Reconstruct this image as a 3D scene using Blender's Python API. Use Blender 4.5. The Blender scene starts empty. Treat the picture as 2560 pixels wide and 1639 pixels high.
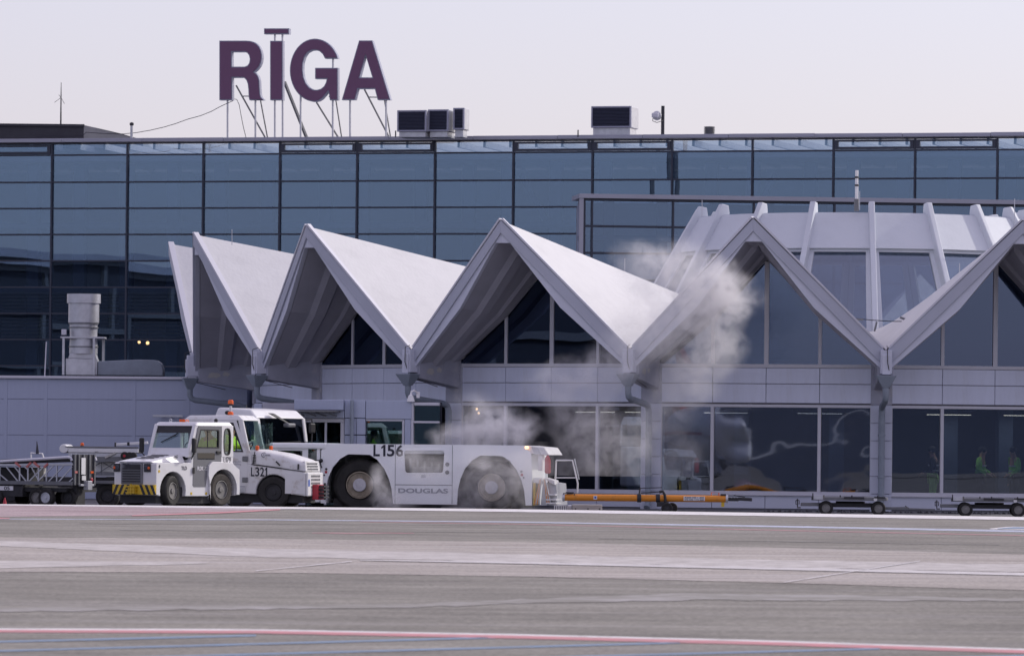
import bpy, bmesh, math, random
from mathutils import Vector, Matrix
random.seed(7)
R = math.radians
sc = bpy.context.scene
COL = sc.collection
# ---------------------------------------------------------------- camera, light, exposure
W, HPX, FPX, YH, ROLL, H = 2560.0, 1639.0, 13250.0, 1142.0, 0.0095, 1.36
cam = bpy.data.cameras.new('camera')
cam.sensor_width = 36.0
cam.lens = FPX / W * 36.0
cam.shift_y = (YH - HPX / 2) / W
cam.clip_end = 9000
cam.dof.use_dof = True
cam.dof.focus_distance = 132.0
cam.dof.aperture_fstop = 6.5
cam_o = bpy.data.objects.new('camera', cam)
COL.objects.link(cam_o)
cam_o.matrix_world = Matrix.Translation((0, 0, H)) @ Matrix.Rotation(R(90), 4, 'X') @ Matrix.Rotation(ROLL, 4, 'Z')
sc.camera = cam_o

SUN_EL, SUN_AZ = R(33), R(62)          # azimuth clockwise from +Y (away from camera)
world = bpy.data.worlds.new('World')
sc.world = world
world.use_nodes = True
wn, wl = world.node_tree.nodes, world.node_tree.links
bg = wn['Background']
sky = wn.new('ShaderNodeTexSky')
sky.sky_type = 'NISHITA'
sky.sun_disc = False
sky.sun_elevation = SUN_EL
sky.sun_rotation = SUN_AZ
sky.altitude = 0
sky.air_density = 1.0
sky.dust_density = 2.0
sky.ozone_density = 4.0
hz = wn.new('ShaderNodeMixRGB')
hz.blend_type = 'MIX'
hz.inputs[0].default_value = 0.35
hz.inputs[2].default_value = (8.8, 7.0, 8.3, 1)
wl.new(sky.outputs[0], hz.inputs[1])
wl.new(hz.outputs[0], bg.inputs['Color'])
bg.inputs['Strength'].default_value = 0.145
sl = bpy.data.lights.new('sun', 'SUN')
sl.energy = 2.5
sl.angle = R(0.6)
sl.color = (1.0, 0.94, 0.85)
sun = bpy.data.objects.new('sun', sl)
COL.objects.link(sun)
S = Vector((math.sin(SUN_AZ) * math.cos(SUN_EL), math.cos(SUN_AZ) * math.cos(SUN_EL), math.sin(SUN_EL)))
sun.rotation_euler = S.to_track_quat('Z', 'Y').to_euler()
sun.location = (60, 60, 80)
vs = sc.view_settings
vs.view_transform = 'Standard'
vs.look = 'None'
vs.exposure = 0.0
vs.gamma = 1.0
vs.use_curve_mapping = False
sc.cycles.max_bounces = 10
sc.cycles.transparent_max_bounces = 24
sc.cycles.volume_bounces = 4
sc.cycles.volume_step_rate = 1.0
sc.cycles.caustics_reflective = False
sc.cycles.caustics_refractive = False

# ---------------------------------------------------------------- helpers
def U(px, py, Y):
    """photo pixel at forward distance Y -> world point"""
    du, dv = px - 1280.0, py - YH
    u = du + dv * ROLL
    v = dv - du * ROLL
    return Vector((u * Y / FPX, Y, H - v * Y / FPX))

def crest(x):
    t = max(-1.0, min(1.4, x / 11.0))
    return 114.0 - (6.5 * t if t > 0 else -0.3 * t) * (1 if t > 0 else 0)

def gz(x, y):
    yc = crest(x)
    s = y - yc
    if s < 0:
        return 0.25 + 0.0051 * max(s, -160)
    return max(0.0, 0.25 * (1 - s / 18.0))

def G(px, py):
    """photo pixel -> point on the apron in front of the crest"""
    du, dv = px - 1280.0, py - YH
    u = du + dv * ROLL
    v = dv - du * ROLL
    y = 60.0
    for _ in range(60):
        x = u * y / FPX
        z = gz(x, y)
        y = 0.5 * y + 0.5 * (H - z) * FPX / v
    x = u * y / FPX
    return Vector((x, y, gz(x, y)))

class MB:
    def __init__(s):
        s.v = []; s.f = []; s.M = None; s.fm = []
        s.mi = 0
    def add(s, vs, fs):
        n = len(s.v)
        for p in vs:
            p = Vector(p)
            s.v.append(s.M @ p if s.M else p)
        for f in fs:
            s.f.append([n + i for i in f]); s.fm.append(s.mi)
        return s
    def box(s, x0, x1, y0, y1, z0, z1):
        vs = [(x, y, z) for z in (z0, z1) for y in (y0, y1) for x in (x0, x1)]
        return s.add(vs, [(0, 2, 3, 1), (4, 5, 7, 6), (0, 1, 5, 4), (2, 6, 7, 3), (0, 4, 6, 2), (1, 3, 7, 5)])
    def hexa(s, a, b):
        """two matching polygons (lists of points) joined into a solid"""
        n = len(a)
        fs = [list(range(n))[::-1], [n + i for i in range(n)]]
        for i in range(n):
            j = (i + 1) % n
            fs.append([i, j, n + j, n + i])
        return s.add(list(a) + list(b), fs)
    def prism(s, poly, y0, y1):
        """polygon in x,z extruded along y"""
        return s.hexa([(p[0], y0, p[1]) for p in poly], [(p[0], y1, p[1]) for p in poly])
    def quad(s, *pts):
        return s.add(pts, [list(range(len(pts)))])
    def bar(s, a, b, w, h=None, up=(0, 0, 1)):
        a, b = Vector(a), Vector(b); h = h or w
        d = (b - a).normalized(); up = Vector(up)
        if abs(d.dot(up)) > .98: up = Vector((0, 1, 0))
        x = d.cross(up).normalized() * w / 2; y = x.normalized().cross(d).normalized() * h / 2
        return s.hexa([a - x - y, a + x - y, a + x + y, a - x + y], [b - x - y, b + x - y, b + x + y, b - x + y])
    def tube(s, pts, r, n=8):
        pts = [Vector(p) for p in pts]
        rs = r if isinstance(r, (list, tuple)) else [r] * len(pts)
        ring = []; vs = []
        px = None
        for i, p in enumerate(pts):
            if i == 0: d = pts[1] - p
            elif i == len(pts) - 1: d = p - pts[i - 1]
            else: d = (pts[i + 1] - p).normalized() + (p - pts[i - 1]).normalized()
            d.normalize()
            if px is None:
                up = Vector((0, 0, 1)) if abs(d.z) < .9 else Vector((0, 1, 0))
                px = d.cross(up).normalized()
            else:
                px = (px - d * px.dot(d)).normalized()
            py = d.cross(px)
            for k in range(n):
                a = 2 * math.pi * k / n
                vs.append(p + (px * math.cos(a) + py * math.sin(a)) * rs[i])
        fs = []
        for i in range(len(pts) - 1):
            for k in range(n):
                j = (k + 1) % n
                fs.append([i * n + k, i * n + j, (i + 1) * n + j, (i + 1) * n + k])
        fs.append(list(range(n))[::-1]); fs.append([(len(pts) - 1) * n + k for k in range(n)])
        return s.add(vs, fs)
    def lathe(s, prof, n=24, axis='z', o=(0, 0, 0)):
        """profile (radius, height along axis)"""
        vs = []; fs = []
        for r_, h_ in prof:
            for k in range(n):
                a = 2 * math.pi * k / n
                c, q = r_ * math.cos(a), r_ * math.sin(a)
                p = {'z': (c, q, h_), 'y': (c, h_, q), 'x': (h_, c, q)}[axis]
                vs.append((p[0] + o[0], p[1] + o[1], p[2] + o[2]))
        for i in range(len(prof) - 1):
            for k in range(n):
                j = (k + 1) % n
                fs.append([i * n + k, i * n + j, (i + 1) * n + j, (i + 1) * n + k])
        fs.append(list(range(n))[::-1]); fs.append([(len(prof) - 1) * n + k for k in range(n)])
        return s.add(vs, fs)
    def sphere(s, c, r, n=10, m=6, sq=(1, 1, 1)):
        c = Vector(c); vs = [c + Vector((0, 0, -r * sq[2]))]; fs = []
        for i in range(1, m):
            t = -math.pi / 2 + math.pi * i / m
            for k in range(n):
                a = 2 * math.pi * k / n
                vs.append(c + Vector((r * math.cos(t) * math.cos(a) * sq[0], r * math.cos(t) * math.sin(a) * sq[1], r * math.sin(t) * sq[2])))
        vs.append(c + Vector((0, 0, r * sq[2])))
        for k in range(n):
            j = (k + 1) % n
            fs.append([0, 1 + j, 1 + k])
            for i in range(m - 2):
                fs.append([1 + i * n + k, 1 + i * n + j, 1 + (i + 1) * n + j, 1 + (i + 1) * n + k])
            fs.append([1 + (m - 2) * n + k, 1 + (m - 2) * n + j, len(vs) - 1])
        return s.add(vs, fs)
    def mesh(s, name, mats, bev=0, smooth=False, seg=1):
        me = bpy.data.meshes.new(name)
        me.from_pydata([tuple(p) for p in s.v], [], s.f)
        if not isinstance(mats, (list, tuple)): mats = [mats]
        for m in mats: me.materials.append(m)
        if len(mats) > 1:
            for p, mi in zip(me.polygons, s.fm): p.material_index = mi
        bm = bmesh.new(); bm.from_mesh(me)
        bmesh.ops.recalc_face_normals(bm, faces=bm.faces)
        if bev:
            es = [e for e in bm.edges if len(e.link_faces) == 2 and e.calc_face_angle(0) > 0.5]
            bmesh.ops.bevel(bm, geom=es, offset=bev, segments=seg, profile=0.6, affect='EDGES', clamp_overlap=True)
        if smooth:
            for f in bm.faces: f.smooth = True
            for e in bm.edges:
                if len(e.link_faces) == 2 and e.calc_face_angle(0) > 0.6: e.smooth = False
        bm.to_mesh(me); bm.free()
        return me
    def build(s, name, mats, parent=None, bev=0, smooth=False, seg=1):
        return link(name, s.mesh(name, mats, bev, smooth, seg), parent)

def link(name, me, parent=None):
    o = bpy.data.objects.new(name, me)
    COL.objects.link(o)
    if parent: o.parent = parent
    return o

def tag(o, label=None, cat=None, group=None, kind=None):
    if label: o['label'] = label
    if cat: o['category'] = cat
    if group: o['group'] = group
    if kind: o['kind'] = kind
    return o

def thing(name, label, cat, loc=(0, 0, 0), rz=0, group=None):
    o = bpy.data.objects.new(name, None)
    COL.objects.link(o)
    o.empty_display_size = .3
    o.location = loc
    o.rotation_euler = (0, 0, rz)
    return tag(o, label, cat, group)

def dup(o, parent):
    c = o.copy(); COL.objects.link(c); c.parent = parent
    for k in list(o.children):
        dup(k, c)
    return c

# ---------------------------------------------------------------- materials
def mat(name, col, rough=.6, metal=0, var=0, scale=3.0, dirt=None, dirt_amt=0, dirt_scale=1.5, bump=0, bscale=40, stretch=None, spec=.5, coat=0):
    m = bpy.data.materials.new(name); m.use_nodes = True
    nt = m.node_tree; n, l = nt.nodes, nt.links
    b = n['Principled BSDF']
    b.inputs['Roughness'].default_value = rough
    b.inputs['Metallic'].default_value = metal
    b.inputs['Specular IOR Level'].default_value = spec
    b.inputs['Coat Weight'].default_value = coat
    c = (*col, 1)
    b.inputs['Base Color'].default_value = c
    if var or dirt or bump:
        tc = n.new('ShaderNodeTexCoord')
        src = tc.outputs['Object']
        if stretch:
            mp = n.new('ShaderNodeMapping'); mp.inputs['Scale'].default_value = stretch
            l.new(src, mp.inputs['Vector']); src = mp.outputs[0]
        out = None
        if var:
            no = n.new('ShaderNodeTexNoise'); no.inputs['Scale'].default_value = scale; no.inputs['Detail'].default_value = 6
            no.inputs['Roughness'].default_value = .65
            l.new(src, no.inputs['Vector'])
            r = n.new('ShaderNodeValToRGB')
            r.color_ramp.elements[0].position = .3; r.color_ramp.elements[1].position = .7
            r.color_ramp.elements[0].color = (*[max(0, x * (1 - var)) for x in col], 1)
            r.color_ramp.elements[1].color = (*[x * (1 + var) for x in col], 1)
            l.new(no.outputs[0], r.inputs[0]); out = r.outputs[0]
        if dirt:
            nd = n.new('ShaderNodeTexNoise'); nd.inputs['Scale'].default_value = dirt_scale; nd.inputs['Detail'].default_value = 8
            nd.inputs['Roughness'].default_value = .7
            l.new(src, nd.inputs['Vector'])
            rr = n.new('ShaderNodeValToRGB'); rr.color_ramp.elements[0].position = .52; rr.color_ramp.elements[1].position = .72
            rr.color_ramp.elements[1].color = (dirt_amt,) * 3 + (1,)
            l.new(nd.outputs[0], rr.inputs[0])
            mx = n.new('ShaderNodeMixRGB'); mx.inputs[2].default_value = (*dirt, 1); mx.inputs[1].default_value = c
            l.new(rr.outputs[0], mx.inputs[0])
            if out: l.new(out, mx.inputs[1])
            out = mx.outputs[0]
        if out: l.new(out, b.inputs['Base Color'])
        if bump:
            nb = n.new('ShaderNodeTexNoise'); nb.inputs['Scale'].default_value = bscale; nb.inputs['Detail'].default_value = 4
            l.new(src, nb.inputs['Vector'])
            bp = n.new('ShaderNodeBump'); bp.inputs['Strength'].default_value = bump; bp.inputs['Distance'].default_value = .02
            l.new(nb.outputs[0], bp.inputs['Height']); l.new(bp.outputs[0], b.inputs['Normal'])
    return m

def glass(name, refl, trans, fac, wob=0, wscale=.6, rough=.0):
    """coated pane: part mirror (refl tint), part see-through (trans tint)"""
    m = bpy.data.materials.new(name); m.use_nodes = True
    nt = m.node_tree; n, l = nt.nodes, nt.links
    n.remove(n['Principled BSDF'])
    o = n['Material Output']
    g = n.new('ShaderNodeBsdfGlossy'); g.inputs['Color'].default_value = (*refl, 1); g.inputs['Roughness'].default_value = rough
    t = n.new('ShaderNodeBsdfTransparent'); t.inputs['Color'].default_value = (*trans, 1)
    mx = n.new('ShaderNodeMixShader'); mx.inputs[0].default_value = fac
    l.new(t.outputs[0], mx.inputs[1]); l.new(g.outputs[0], mx.inputs[2]); l.new(mx.outputs[0], o.inputs['Surface'])
    if wob:
        geo = n.new('ShaderNodeNewGeometry')
        no = n.new('ShaderNodeTexNoise'); no.inputs['Scale'].default_value = wscale; no.inputs['Detail'].default_value = 1.5
        l.new(geo.outputs['Position'], no.inputs['Vector'])
        bp = n.new('ShaderNodeBump'); bp.inputs['Strength'].default_value = 1; bp.inputs['Distance'].default_value = wob
        l.new(no.outputs[0], bp.inputs['Height']); l.new(bp.outputs[0], g.inputs['Normal'])
    return m

def emit(name, col, st):
    m = bpy.data.materials.new(name); m.use_nodes = True
    b = m.node_tree.nodes['Principled BSDF']
    b.inputs['Base Color'].default_value = (*col, 1)
    b.inputs['Emission Color'].default_value = (*col, 1)
    b.inputs['Emission Strength'].default_value = st
    return m

M = {}
M['roof_white'] = mat('roof_white', (.60, .60, .615), .75, var=.03, scale=2.2, dirt=(.42, .42, .44), dirt_amt=.3, dirt_scale=.9, bump=.35, bscale=9)
M['fascia'] = mat('fascia_metal', (.44, .46, .54), .5, var=.05, scale=.8)
M['fascia_in'] = mat('fascia_inner', (.58, .60, .69), .55, var=.04, scale=1)
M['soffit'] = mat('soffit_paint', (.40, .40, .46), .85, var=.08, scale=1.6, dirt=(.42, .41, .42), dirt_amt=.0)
M['bracket'] = mat('bracket_concrete', (.36, .37, .44), .85, var=.1, scale=2, dirt=(.62, .6, .58), dirt_amt=.8, dirt_scale=.9)
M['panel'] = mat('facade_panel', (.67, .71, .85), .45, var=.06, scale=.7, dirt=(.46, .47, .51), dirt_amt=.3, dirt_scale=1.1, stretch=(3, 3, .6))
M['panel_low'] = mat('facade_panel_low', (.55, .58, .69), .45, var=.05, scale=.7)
M['backing'] = mat('joint_backing', (.20, .20, .23), .8)
M['frame'] = mat('window_frame', (.58, .58, .64), .4, var=.03)
M['dark_frame'] = mat('dark_mullion', (.030, .037, .062), .5)
M['pipe'] = mat('pipe_grey', (.26, .30, .36), .5, var=.1, scale=4)
M['louvre'] = mat('dark_louvre', (.085, .095, .15), .5)
M['annex'] = mat('annex_cladding', (.405, .45, .58), .55, var=.03, scale=.5, stretch=(30, 30, 1))
M['coping'] = mat('coping_metal', (.6, .6, .66), .4)
M['galv'] = mat('galvanised_steel', (.52, .53, .57), .42, metal=.55, var=.12, scale=5)
M['galv_dark'] = mat('dull_steel', (.17, .175, .19), .5, metal=.4, var=.15, scale=5)
M['white'] = mat('white_paint', (.74, .74, .75), .35, var=.03, scale=1.5, dirt=(.50, .47, .42), dirt_amt=.35, dirt_scale=2.2, coat=.2)
M['white_worn'] = mat('worn_white_paint', (.72, .72, .73), .4, var=.04, scale=2, dirt=(.32, .25, .18), dirt_amt=.75, dirt_scale=3.0)
M['white_body'] = mat('tractor_white_paint', (.86, .88, .90), .35, var=.03, scale=1.2, dirt=(.55, .54, .55), dirt_amt=.3, dirt_scale=1.2, coat=.2)
M['grey_door'] = mat('grey_paint', (.16, .165, .18), .4, var=.04)
M['black'] = mat('black_plastic', (.015, .015, .018), .5)
M['rubber'] = mat('tyre_rubber', (.022, .021, .021), .8, var=.3, scale=6, bump=.3, bscale=60)
M['rubber_dusty'] = mat('dusty_tyre_rubber', (.07, .062, .055), .9, var=.3, scale=8, bump=.4, bscale=60)
M['rim'] = mat('rim_grey', (.20, .195, .19), .55, metal=.3, var=.25, scale=9)
M['rim_white'] = mat('rim_white', (.55, .55, .58), .5, var=.15, scale=8)
M['rim_old'] = mat('rim_ochre', (.30, .26, .20), .6, var=.3, scale=9, metal=.2)
M['chassis'] = mat('chassis_dark', (.03, .03, .035), .7, var=.3, scale=5)
M['yellow'] = mat('hazard_yellow', (.62, .42, .03), .5, var=.1, scale=6)
M['orange'] = mat('orange_paint', (.72, .26, .02), .5, var=.08, scale=5, dirt=(.25, .12, .04), dirt_amt=.6, dirt_scale=5)
M['amber'] = mat('amber_lens', (.75, .12, .02), .25)
M['red'] = mat('red_paint', (.40, .02, .04), .4)
M['red_soft'] = mat('faded_red', (.50, .16, .15), .6)
M['blue'] = mat('blue_sticker', (.03, .10, .42), .5)
M['hivis'] = mat('hi_vis_fabric', (.45, .75, .06), .8, var=.12, scale=9)
M['hivis_dim'] = mat('hi_vis_fabric_green', (.35, .85, .15), .8, var=.15, scale=9)
M['cloth'] = mat('dark_cloth', (.02, .022, .03), .9)
M['skin'] = mat('skin', (.50, .30, .22), .6)
M['ink'] = mat('dark_lettering', (.012, .013, .03), .5)
M['ink_white'] = mat('white_lettering', (.75, .75, .78), .5)
M['ink_grey'] = mat('grey_lettering', (.36, .37, .41), .5)
M['plate'] = mat('white_plate', (.72, .72, .74), .5)
M['concrete_block'] = mat('concrete_block', (.45, .44, .42), .85, var=.12, scale=5)
M['purple'] = mat('sign_purple', (.155, .066, .142), .45, var=.05, scale=1)
M['sign_edge'] = mat('sign_edge_grey', (.30, .31, .40), .5)
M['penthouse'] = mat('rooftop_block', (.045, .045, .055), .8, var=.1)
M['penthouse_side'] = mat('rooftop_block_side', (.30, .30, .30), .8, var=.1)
M['parapet'] = mat('parapet_metal', (.35, .36, .43), .45, var=.06, scale=.4)
M['tower'] = mat('tower_white', (.58, .61, .665), .7, var=.04, scale=1.5, dirt=(.55, .55, .58), dirt_amt=.3, dirt_scale=1.5, bump=.15, bscale=10)
M['interior'] = mat('interior_wall', (.36, .42, .54), .8)
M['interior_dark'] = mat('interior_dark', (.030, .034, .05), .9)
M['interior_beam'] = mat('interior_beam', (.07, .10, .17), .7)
M['lens'] = mat('dark_lens', (.05, .06, .08), .15)
M['lamp_warm'] = emit('warm_lamp', (1, .55, .22), 6)
M['lamp_strip'] = emit('strip_lamp', (1, .9, .7), 3)
M['lamp_amber'] = emit('amber_lamp', (1, .5, .2), 4)
M['sign_lit'] = emit('lit_sign', (.9, .75, .7), .5)

M['glass_main'] = glass('curtain_glass', (.24, .345, .51), (.84, .89, .95), .36, wob=.0014, wscale=.30)
M['glass_gable'] = glass('gable_glass', (.16, .22, .35), (.25, .3, .38), .55, wob=.002, wscale=.5)
M['glass_low'] = glass('ground_floor_glass', (.24, .28, .36), (.84, .89, .97), .36, wob=.0016, wscale=.5)
M['glass_wavy'] = glass('warped_ground_floor_glass', (.33, .37, .46), (.5, .56, .68), .36, wob=.013, wscale=.5, rough=.018)
M['glass_door'] = glass('door_glass', (.16, .24, .27), (.35, .42, .45), .55)
M['glass_tower'] = glass('tower_glass', (.42, .49, .59), (.80, .84, .88), .36)
M['glass_car'] = glass('vehicle_glass', (.5, .55, .6), (.82, .90, .88), .12)
M['glass_dark'] = glass('dark_vehicle_glass', (.4, .45, .5), (.12, .14, .16), .2)
# ---------------------------------------------------------------- ground and markings
def ground_mat(name, base, var, streak, speck, rough=.9):
    m = bpy.data.materials.new(name); m.use_nodes = True
    nt = m.node_tree; n, l = nt.nodes, nt.links
    b = n['Principled BSDF']; b.inputs['Roughness'].default_value = rough
    b.inputs['Specular IOR Level'].default_value = .25
    tc = n.new('ShaderNodeTexCoord')
    def noise(sc_, det, mapping=None):
        t = n.new('ShaderNodeTexNoise'); t.inputs['Scale'].default_value = sc_; t.inputs['Detail'].default_value = det
        t.inputs['Roughness'].default_value = .7
        mp = n.new('ShaderNodeMapping'); mp.inputs['Scale'].default_value = mapping or (1, 1, 1)
        l.new(tc.outputs['Object'], mp.inputs[0]); l.new(mp.outputs[0], t.inputs['Vector'])
        return t.outputs[0]
    def ramp(src, p0, c0, p1, c1):
        r = n.new('ShaderNodeValToRGB')
        r.color_ramp.elements[0].position = p0; r.color_ramp.elements[1].position = p1
        r.color_ramp.elements[0].color = (*c0, 1); r.color_ramp.elements[1].color = (*c1, 1)
        l.new(src, r.inputs[0]); return r.outputs[0]
    def mix(kind, f, a, c):
        x = n.new('ShaderNodeMixRGB'); x.blend_type = kind
        if isinstance(f, float): x.inputs[0].default_value = f
        else: l.new(f, x.inputs[0])
        for i, q in ((1, a), (2, c)):
            if isinstance(q, tuple): x.inputs[i].default_value = (*q, 1)
            else: l.new(q, x.inputs[i])
        return x.outputs[0]
    lo = tuple(v * (1 - var) for v in base); hi = tuple(v * (1 + var) for v in base)
    c = ramp(noise(.55, 8, (.5, .55, 1)), .32, lo, .68, hi)
    c2 = ramp(noise(18, 6), .32, (.52,) * 3, .68, (1.45,) * 3)
    c = mix('MULTIPLY', 1.0, c, c2)
    c3 = ramp(noise(2.2, 7, (.22, .6, 1)), .34, (.80,) * 3, .66, (1.14,) * 3)
    c = mix('MULTIPLY', 1.0, c, c3)
    if speck:
        s = ramp(noise(9, 3), .70, (0, 0, 0), .76, (speck,) * 3)
        c = mix('MIX', s, c, (.62, .60, .60))
    if streak:
        s = ramp(noise(.9, 7, (.12, 1.2, 1)), .50, (0, 0, 0), .68, (streak,) * 3)
        c = mix('MIX', s, c, (.60, .57, .58))
    l.new(c, b.inputs['Base Color'])
    bp = n.new('ShaderNodeBump'); bp.inputs['Strength'].default_value = .35; bp.inputs['Distance'].default_value = .01
    l.new(noise(30, 3), bp.inputs['Height']); l.new(bp.outputs[0], b.inputs['Normal'])
    return m

def paint_mat(name, col, under, cover, sc_=2.5):
    m = bpy.data.materials.new(name); m.use_nodes = True
    nt = m.node_tree; n, l = nt.nodes, nt.links
    b = n['Principled BSDF']; b.inputs['Roughness'].default_value = .8
    tc = n.new('ShaderNodeTexCoord')
    t = n.new('ShaderNodeTexNoise'); t.inputs['Scale'].default_value = sc_; t.inputs['Detail'].default_value = 9
    t.inputs['Roughness'].default_value = .75
    l.new(tc.outputs['Object'], t.inputs['Vector'])
    r = n.new('ShaderNodeValToRGB')
    r.color_ramp.elements[0].position = 1 - cover - .14; r.color_ramp.elements[1].position = 1 - cover + .14
    r.color_ramp.elements[0].color = (*under, 1); r.color_ramp.elements[1].color = (*col, 1)
    l.new(t.outputs[0], r.inputs[0]); l.new(r.outputs[0], b.inputs['Base Color'])
    return m
ASPH = (.228, .216, .190)
M['asphalt'] = ground_mat('asphalt', ASPH, .20, .16, .7)
M['service_road'] = ground_mat('service_road_asphalt', (.16, .16, .165), .12, 0, 0)
M['pale'] = ground_mat('pale_pinkish_paving', (.378, .346, .316), .10, .40, .6)
M['rose'] = ground_mat('worn_rose_paving', (.36, .275, .285), .14, .8, .6)
M['l_white'] = paint_mat('white_line_paint', (.74, .72, .72), (.30, .29, .28), .62, 4)
M['l_worn'] = paint_mat('worn_white_paint_line', (.62, .59, .57), (.36, .335, .315), .47, 2.6)
M['l_worn2'] = paint_mat('half_worn_white_line', (.66, .64, .63), (.40, .375, .37), .52, 3)
M['l_scrape'] = paint_mat('pale_scrape', (.42, .40, .40), ASPH, .42, 1.1)
M['l_red'] = paint_mat('red_line_paint', (.55, .23, .25), (.33, .25, .24), .60, 4)
M['l_redworn'] = paint_mat('worn_red_paint', (.50, .22, .24), (.30, .23, .22), .50, 4)
M['l_blue'] = paint_mat('blue_line_paint', (.20, .29, .42), (.20, .22, .25), .58, 4)
M['l_bluewhite'] = paint_mat('pale_blue_line_paint', (.50, .54, .66), (.27, .27, .29), .55, 4)

def apron():
    xs = [-1500, -500, -150, -60, -30] + [-24 + 2 * i for i in range(12)] + [0] + [2 * i + 1.4 for i in range(7)] + [15.4, 20, 30, 60, 150, 500, 1500]
    xs = sorted(set(xs))
    ss = [-700, -250, -160, -110, -80, -60, -40, -20, -10, -5, 0]
    b = MB(); vs = []
    for s in ss:
        for x in xs: vs.append((x, crest(x) + s, gz(x, crest(x) + s)))
    nx = len(xs)
    fs = [(i * nx + j, i * nx + j + 1, (i + 1) * nx + j + 1, (i + 1) * nx + j) for i in range(len(ss) - 1) for j in range(nx - 1)]
    b.add(vs, fs)
    tag(b.build('apron', M['asphalt']), kind='structure')
    b = MB(); vs = []
    ss = [0, 6, 12, 18, 40, 120, 500, 2500, 6000]
    for s in ss:
        for x in xs: vs.append((x, crest(x) + s, gz(x, crest(x) + s)))
    fs = [(i * nx + j, i * nx + j + 1, (i + 1) * nx + j + 1, (i + 1) * nx + j) for i in range(len(ss) - 1) for j in range(nx - 1)]
    b.add(vs, fs)
    tag(b.build('service_road', M['service_road']), kind='structure')
apron()

def lerp_poly(poly, x):
    if x <= poly[0][0]:
        a, c = poly[0], poly[1]
    elif x >= poly[-1][0]:
        a, c = poly[-2], poly[-1]
    else:
        for a, c in zip(poly, poly[1:]):
            if a[0] <= x <= c[0]: break
    t = (x - a[0]) / (c[0] - a[0])
    return a[1] + (c[1] - a[1]) * t

def strip(name, top, bot, m, lay, x0=-420, x1=2980, step=60, rag=0):
    """painted or paved strip lying on the apron; edges follow its real course"""
    b = MB(); n = max(2, int((x1 - x0) / step))
    vs = []
    rnd = random.Random(len(name) + int(top[0][1]))
    for i in range(n + 1):
        x = x0 + (x1 - x0) * i / n
        for poly in (top, bot):
            p = G(x, lerp_poly(poly, x) + rnd.uniform(-rag, rag)); p.z += .004 * lay
            vs.append(p)
    fs = [(2 * i, 2 * i + 1, 2 * i + 3, 2 * i + 2) for i in range(n)]
    b.add(vs, fs)
    return tag(b.build(name, m), kind='structure')

strip('pale_paving_band', [(0, 1343), (640, 1346), (1280, 1354), (1920, 1368), (2560, 1386)],
      [(0, 1429), (640, 1431), (1280, 1440), (1920, 1456), (2560, 1475)], M['pale'], 1, rag=.5)
strip('worn_white_line', [(0, 1352), (640, 1372), (1280, 1386), (1920, 1399), (2560, 1411)],
      [(0, 1366), (640, 1392), (1280, 1404), (1920, 1418), (2560, 1431)], M['l_worn'], 2, rag=1.2)
strip('white_line', [(900, 1400), (1280, 1404.5), (1920, 1419), (2560, 1433)],
      [(900, 1402), (1280, 1410), (1920, 1425), (2560, 1440)], M['l_worn2'], 3, x0=900)
strip('worn_white_line', [(-420, 1398), (0, 1402), (500, 1406)], [(-420, 1420), (0, 1421), (500, 1410)], M['l_worn'], 2, x1=520, rag=1.0)
strip('rose_paving', [(0, 1261), (450, 1265), (760, 1269.5)], [(0, 1291), (330, 1288), (560, 1278), (760, 1271)], M['rose'], 1, x1=760)
strip('red_line', [(330, 1288), (560, 1279), (700, 1272)], [(330, 1290), (560, 1283), (700, 1275)], M['l_red'], 2, x0=330, x1=700, step=30)
strip('red_line', [(-420, 1292), (0, 1293.5), (30, 1295)], [(-420, 1297), (0, 1297), (30, 1297)], M['l_red'], 2, x1=24, step=30)
strip('white_line', [(-420, 1259.6), (0, 1260.2), (1280, 1272.8), (1920, 1282), (2560, 1292.5)], [(-420, 1262.5), (0, 1263), (1280, 1279.5), (1920, 1290), (2560, 1300)], M['l_white'], 2)
strip('pale_blue_line', [(0, 1296), (640, 1297.5), (1280, 1303), (1920, 1313), (2560, 1325)], [(0, 1297.6), (640, 1299.5), (1280, 1305.5), (1920, 1317), (2560, 1330)], M['l_bluewhite'], 1)
strip('red_line', [(900, 1303.5), (1280, 1308.5), (1920, 1323.5), (2560, 1337)], [(900, 1304.5), (1280, 1310), (1920, 1325.4), (2560, 1339)], M['l_redworn'], 1, x0=900)
strip('red_patch', [(780, 1331.2), (1035, 1331.4)], [(780, 1332.4), (900, 1334), (1035, 1332.4)], M['l_redworn'], 1, x0=780, x1=1035, step=30, rag=.5)
strip('pale_scrape', [(0, 1519), (400, 1515), (1000, 1512), (1280, 1498), (1700, 1483), (2000, 1486), (2560, 1496)],
      [(0, 1528), (400, 1524), (1000, 1520), (1280, 1508), (1700, 1500), (2000, 1500), (2560, 1502)], M['l_scrape'], 1, step=40, rag=2.0)
strip('red_line', [(0, 1574), (640, 1576), (1280, 1588), (1920, 1604), (2560, 1625)], [(0, 1580.5), (640, 1583), (1280, 1595.5), (1920, 1612), (2560, 1633)], M['l_red'], 1)
strip('white_line', [(0, 1570.5), (640, 1572.5), (1280, 1584.5), (1920, 1600.5), (2560, 1621.5)], [(0, 1574), (640, 1576), (1280, 1588), (1920, 1604), (2560, 1625)], M['l_white'], 1)
for a, c in (((-420, 1612), (640, 1586)), ((-420, 1636), (1240, 1591)), ((-420, 1662), (1700, 1604)), ((-420, 1688), (2200, 1619)), ((600, 1680), (2700, 1634))):
    p = lambda d: [(a[0], a[1] + d), (c[0], c[1] + d)]
    strip('blue_line', p(0), p(4.2), M['l_blue'], 1, x0=a[0], x1=c[0])
strip('painted_arrow', [(2470, 1322), (2520, 1316.5), (2700, 1319)], [(2470, 1323), (2520, 1323.5), (2700, 1327)], M['l_white'], 2, x0=2474, x1=2700, step=20)
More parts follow.
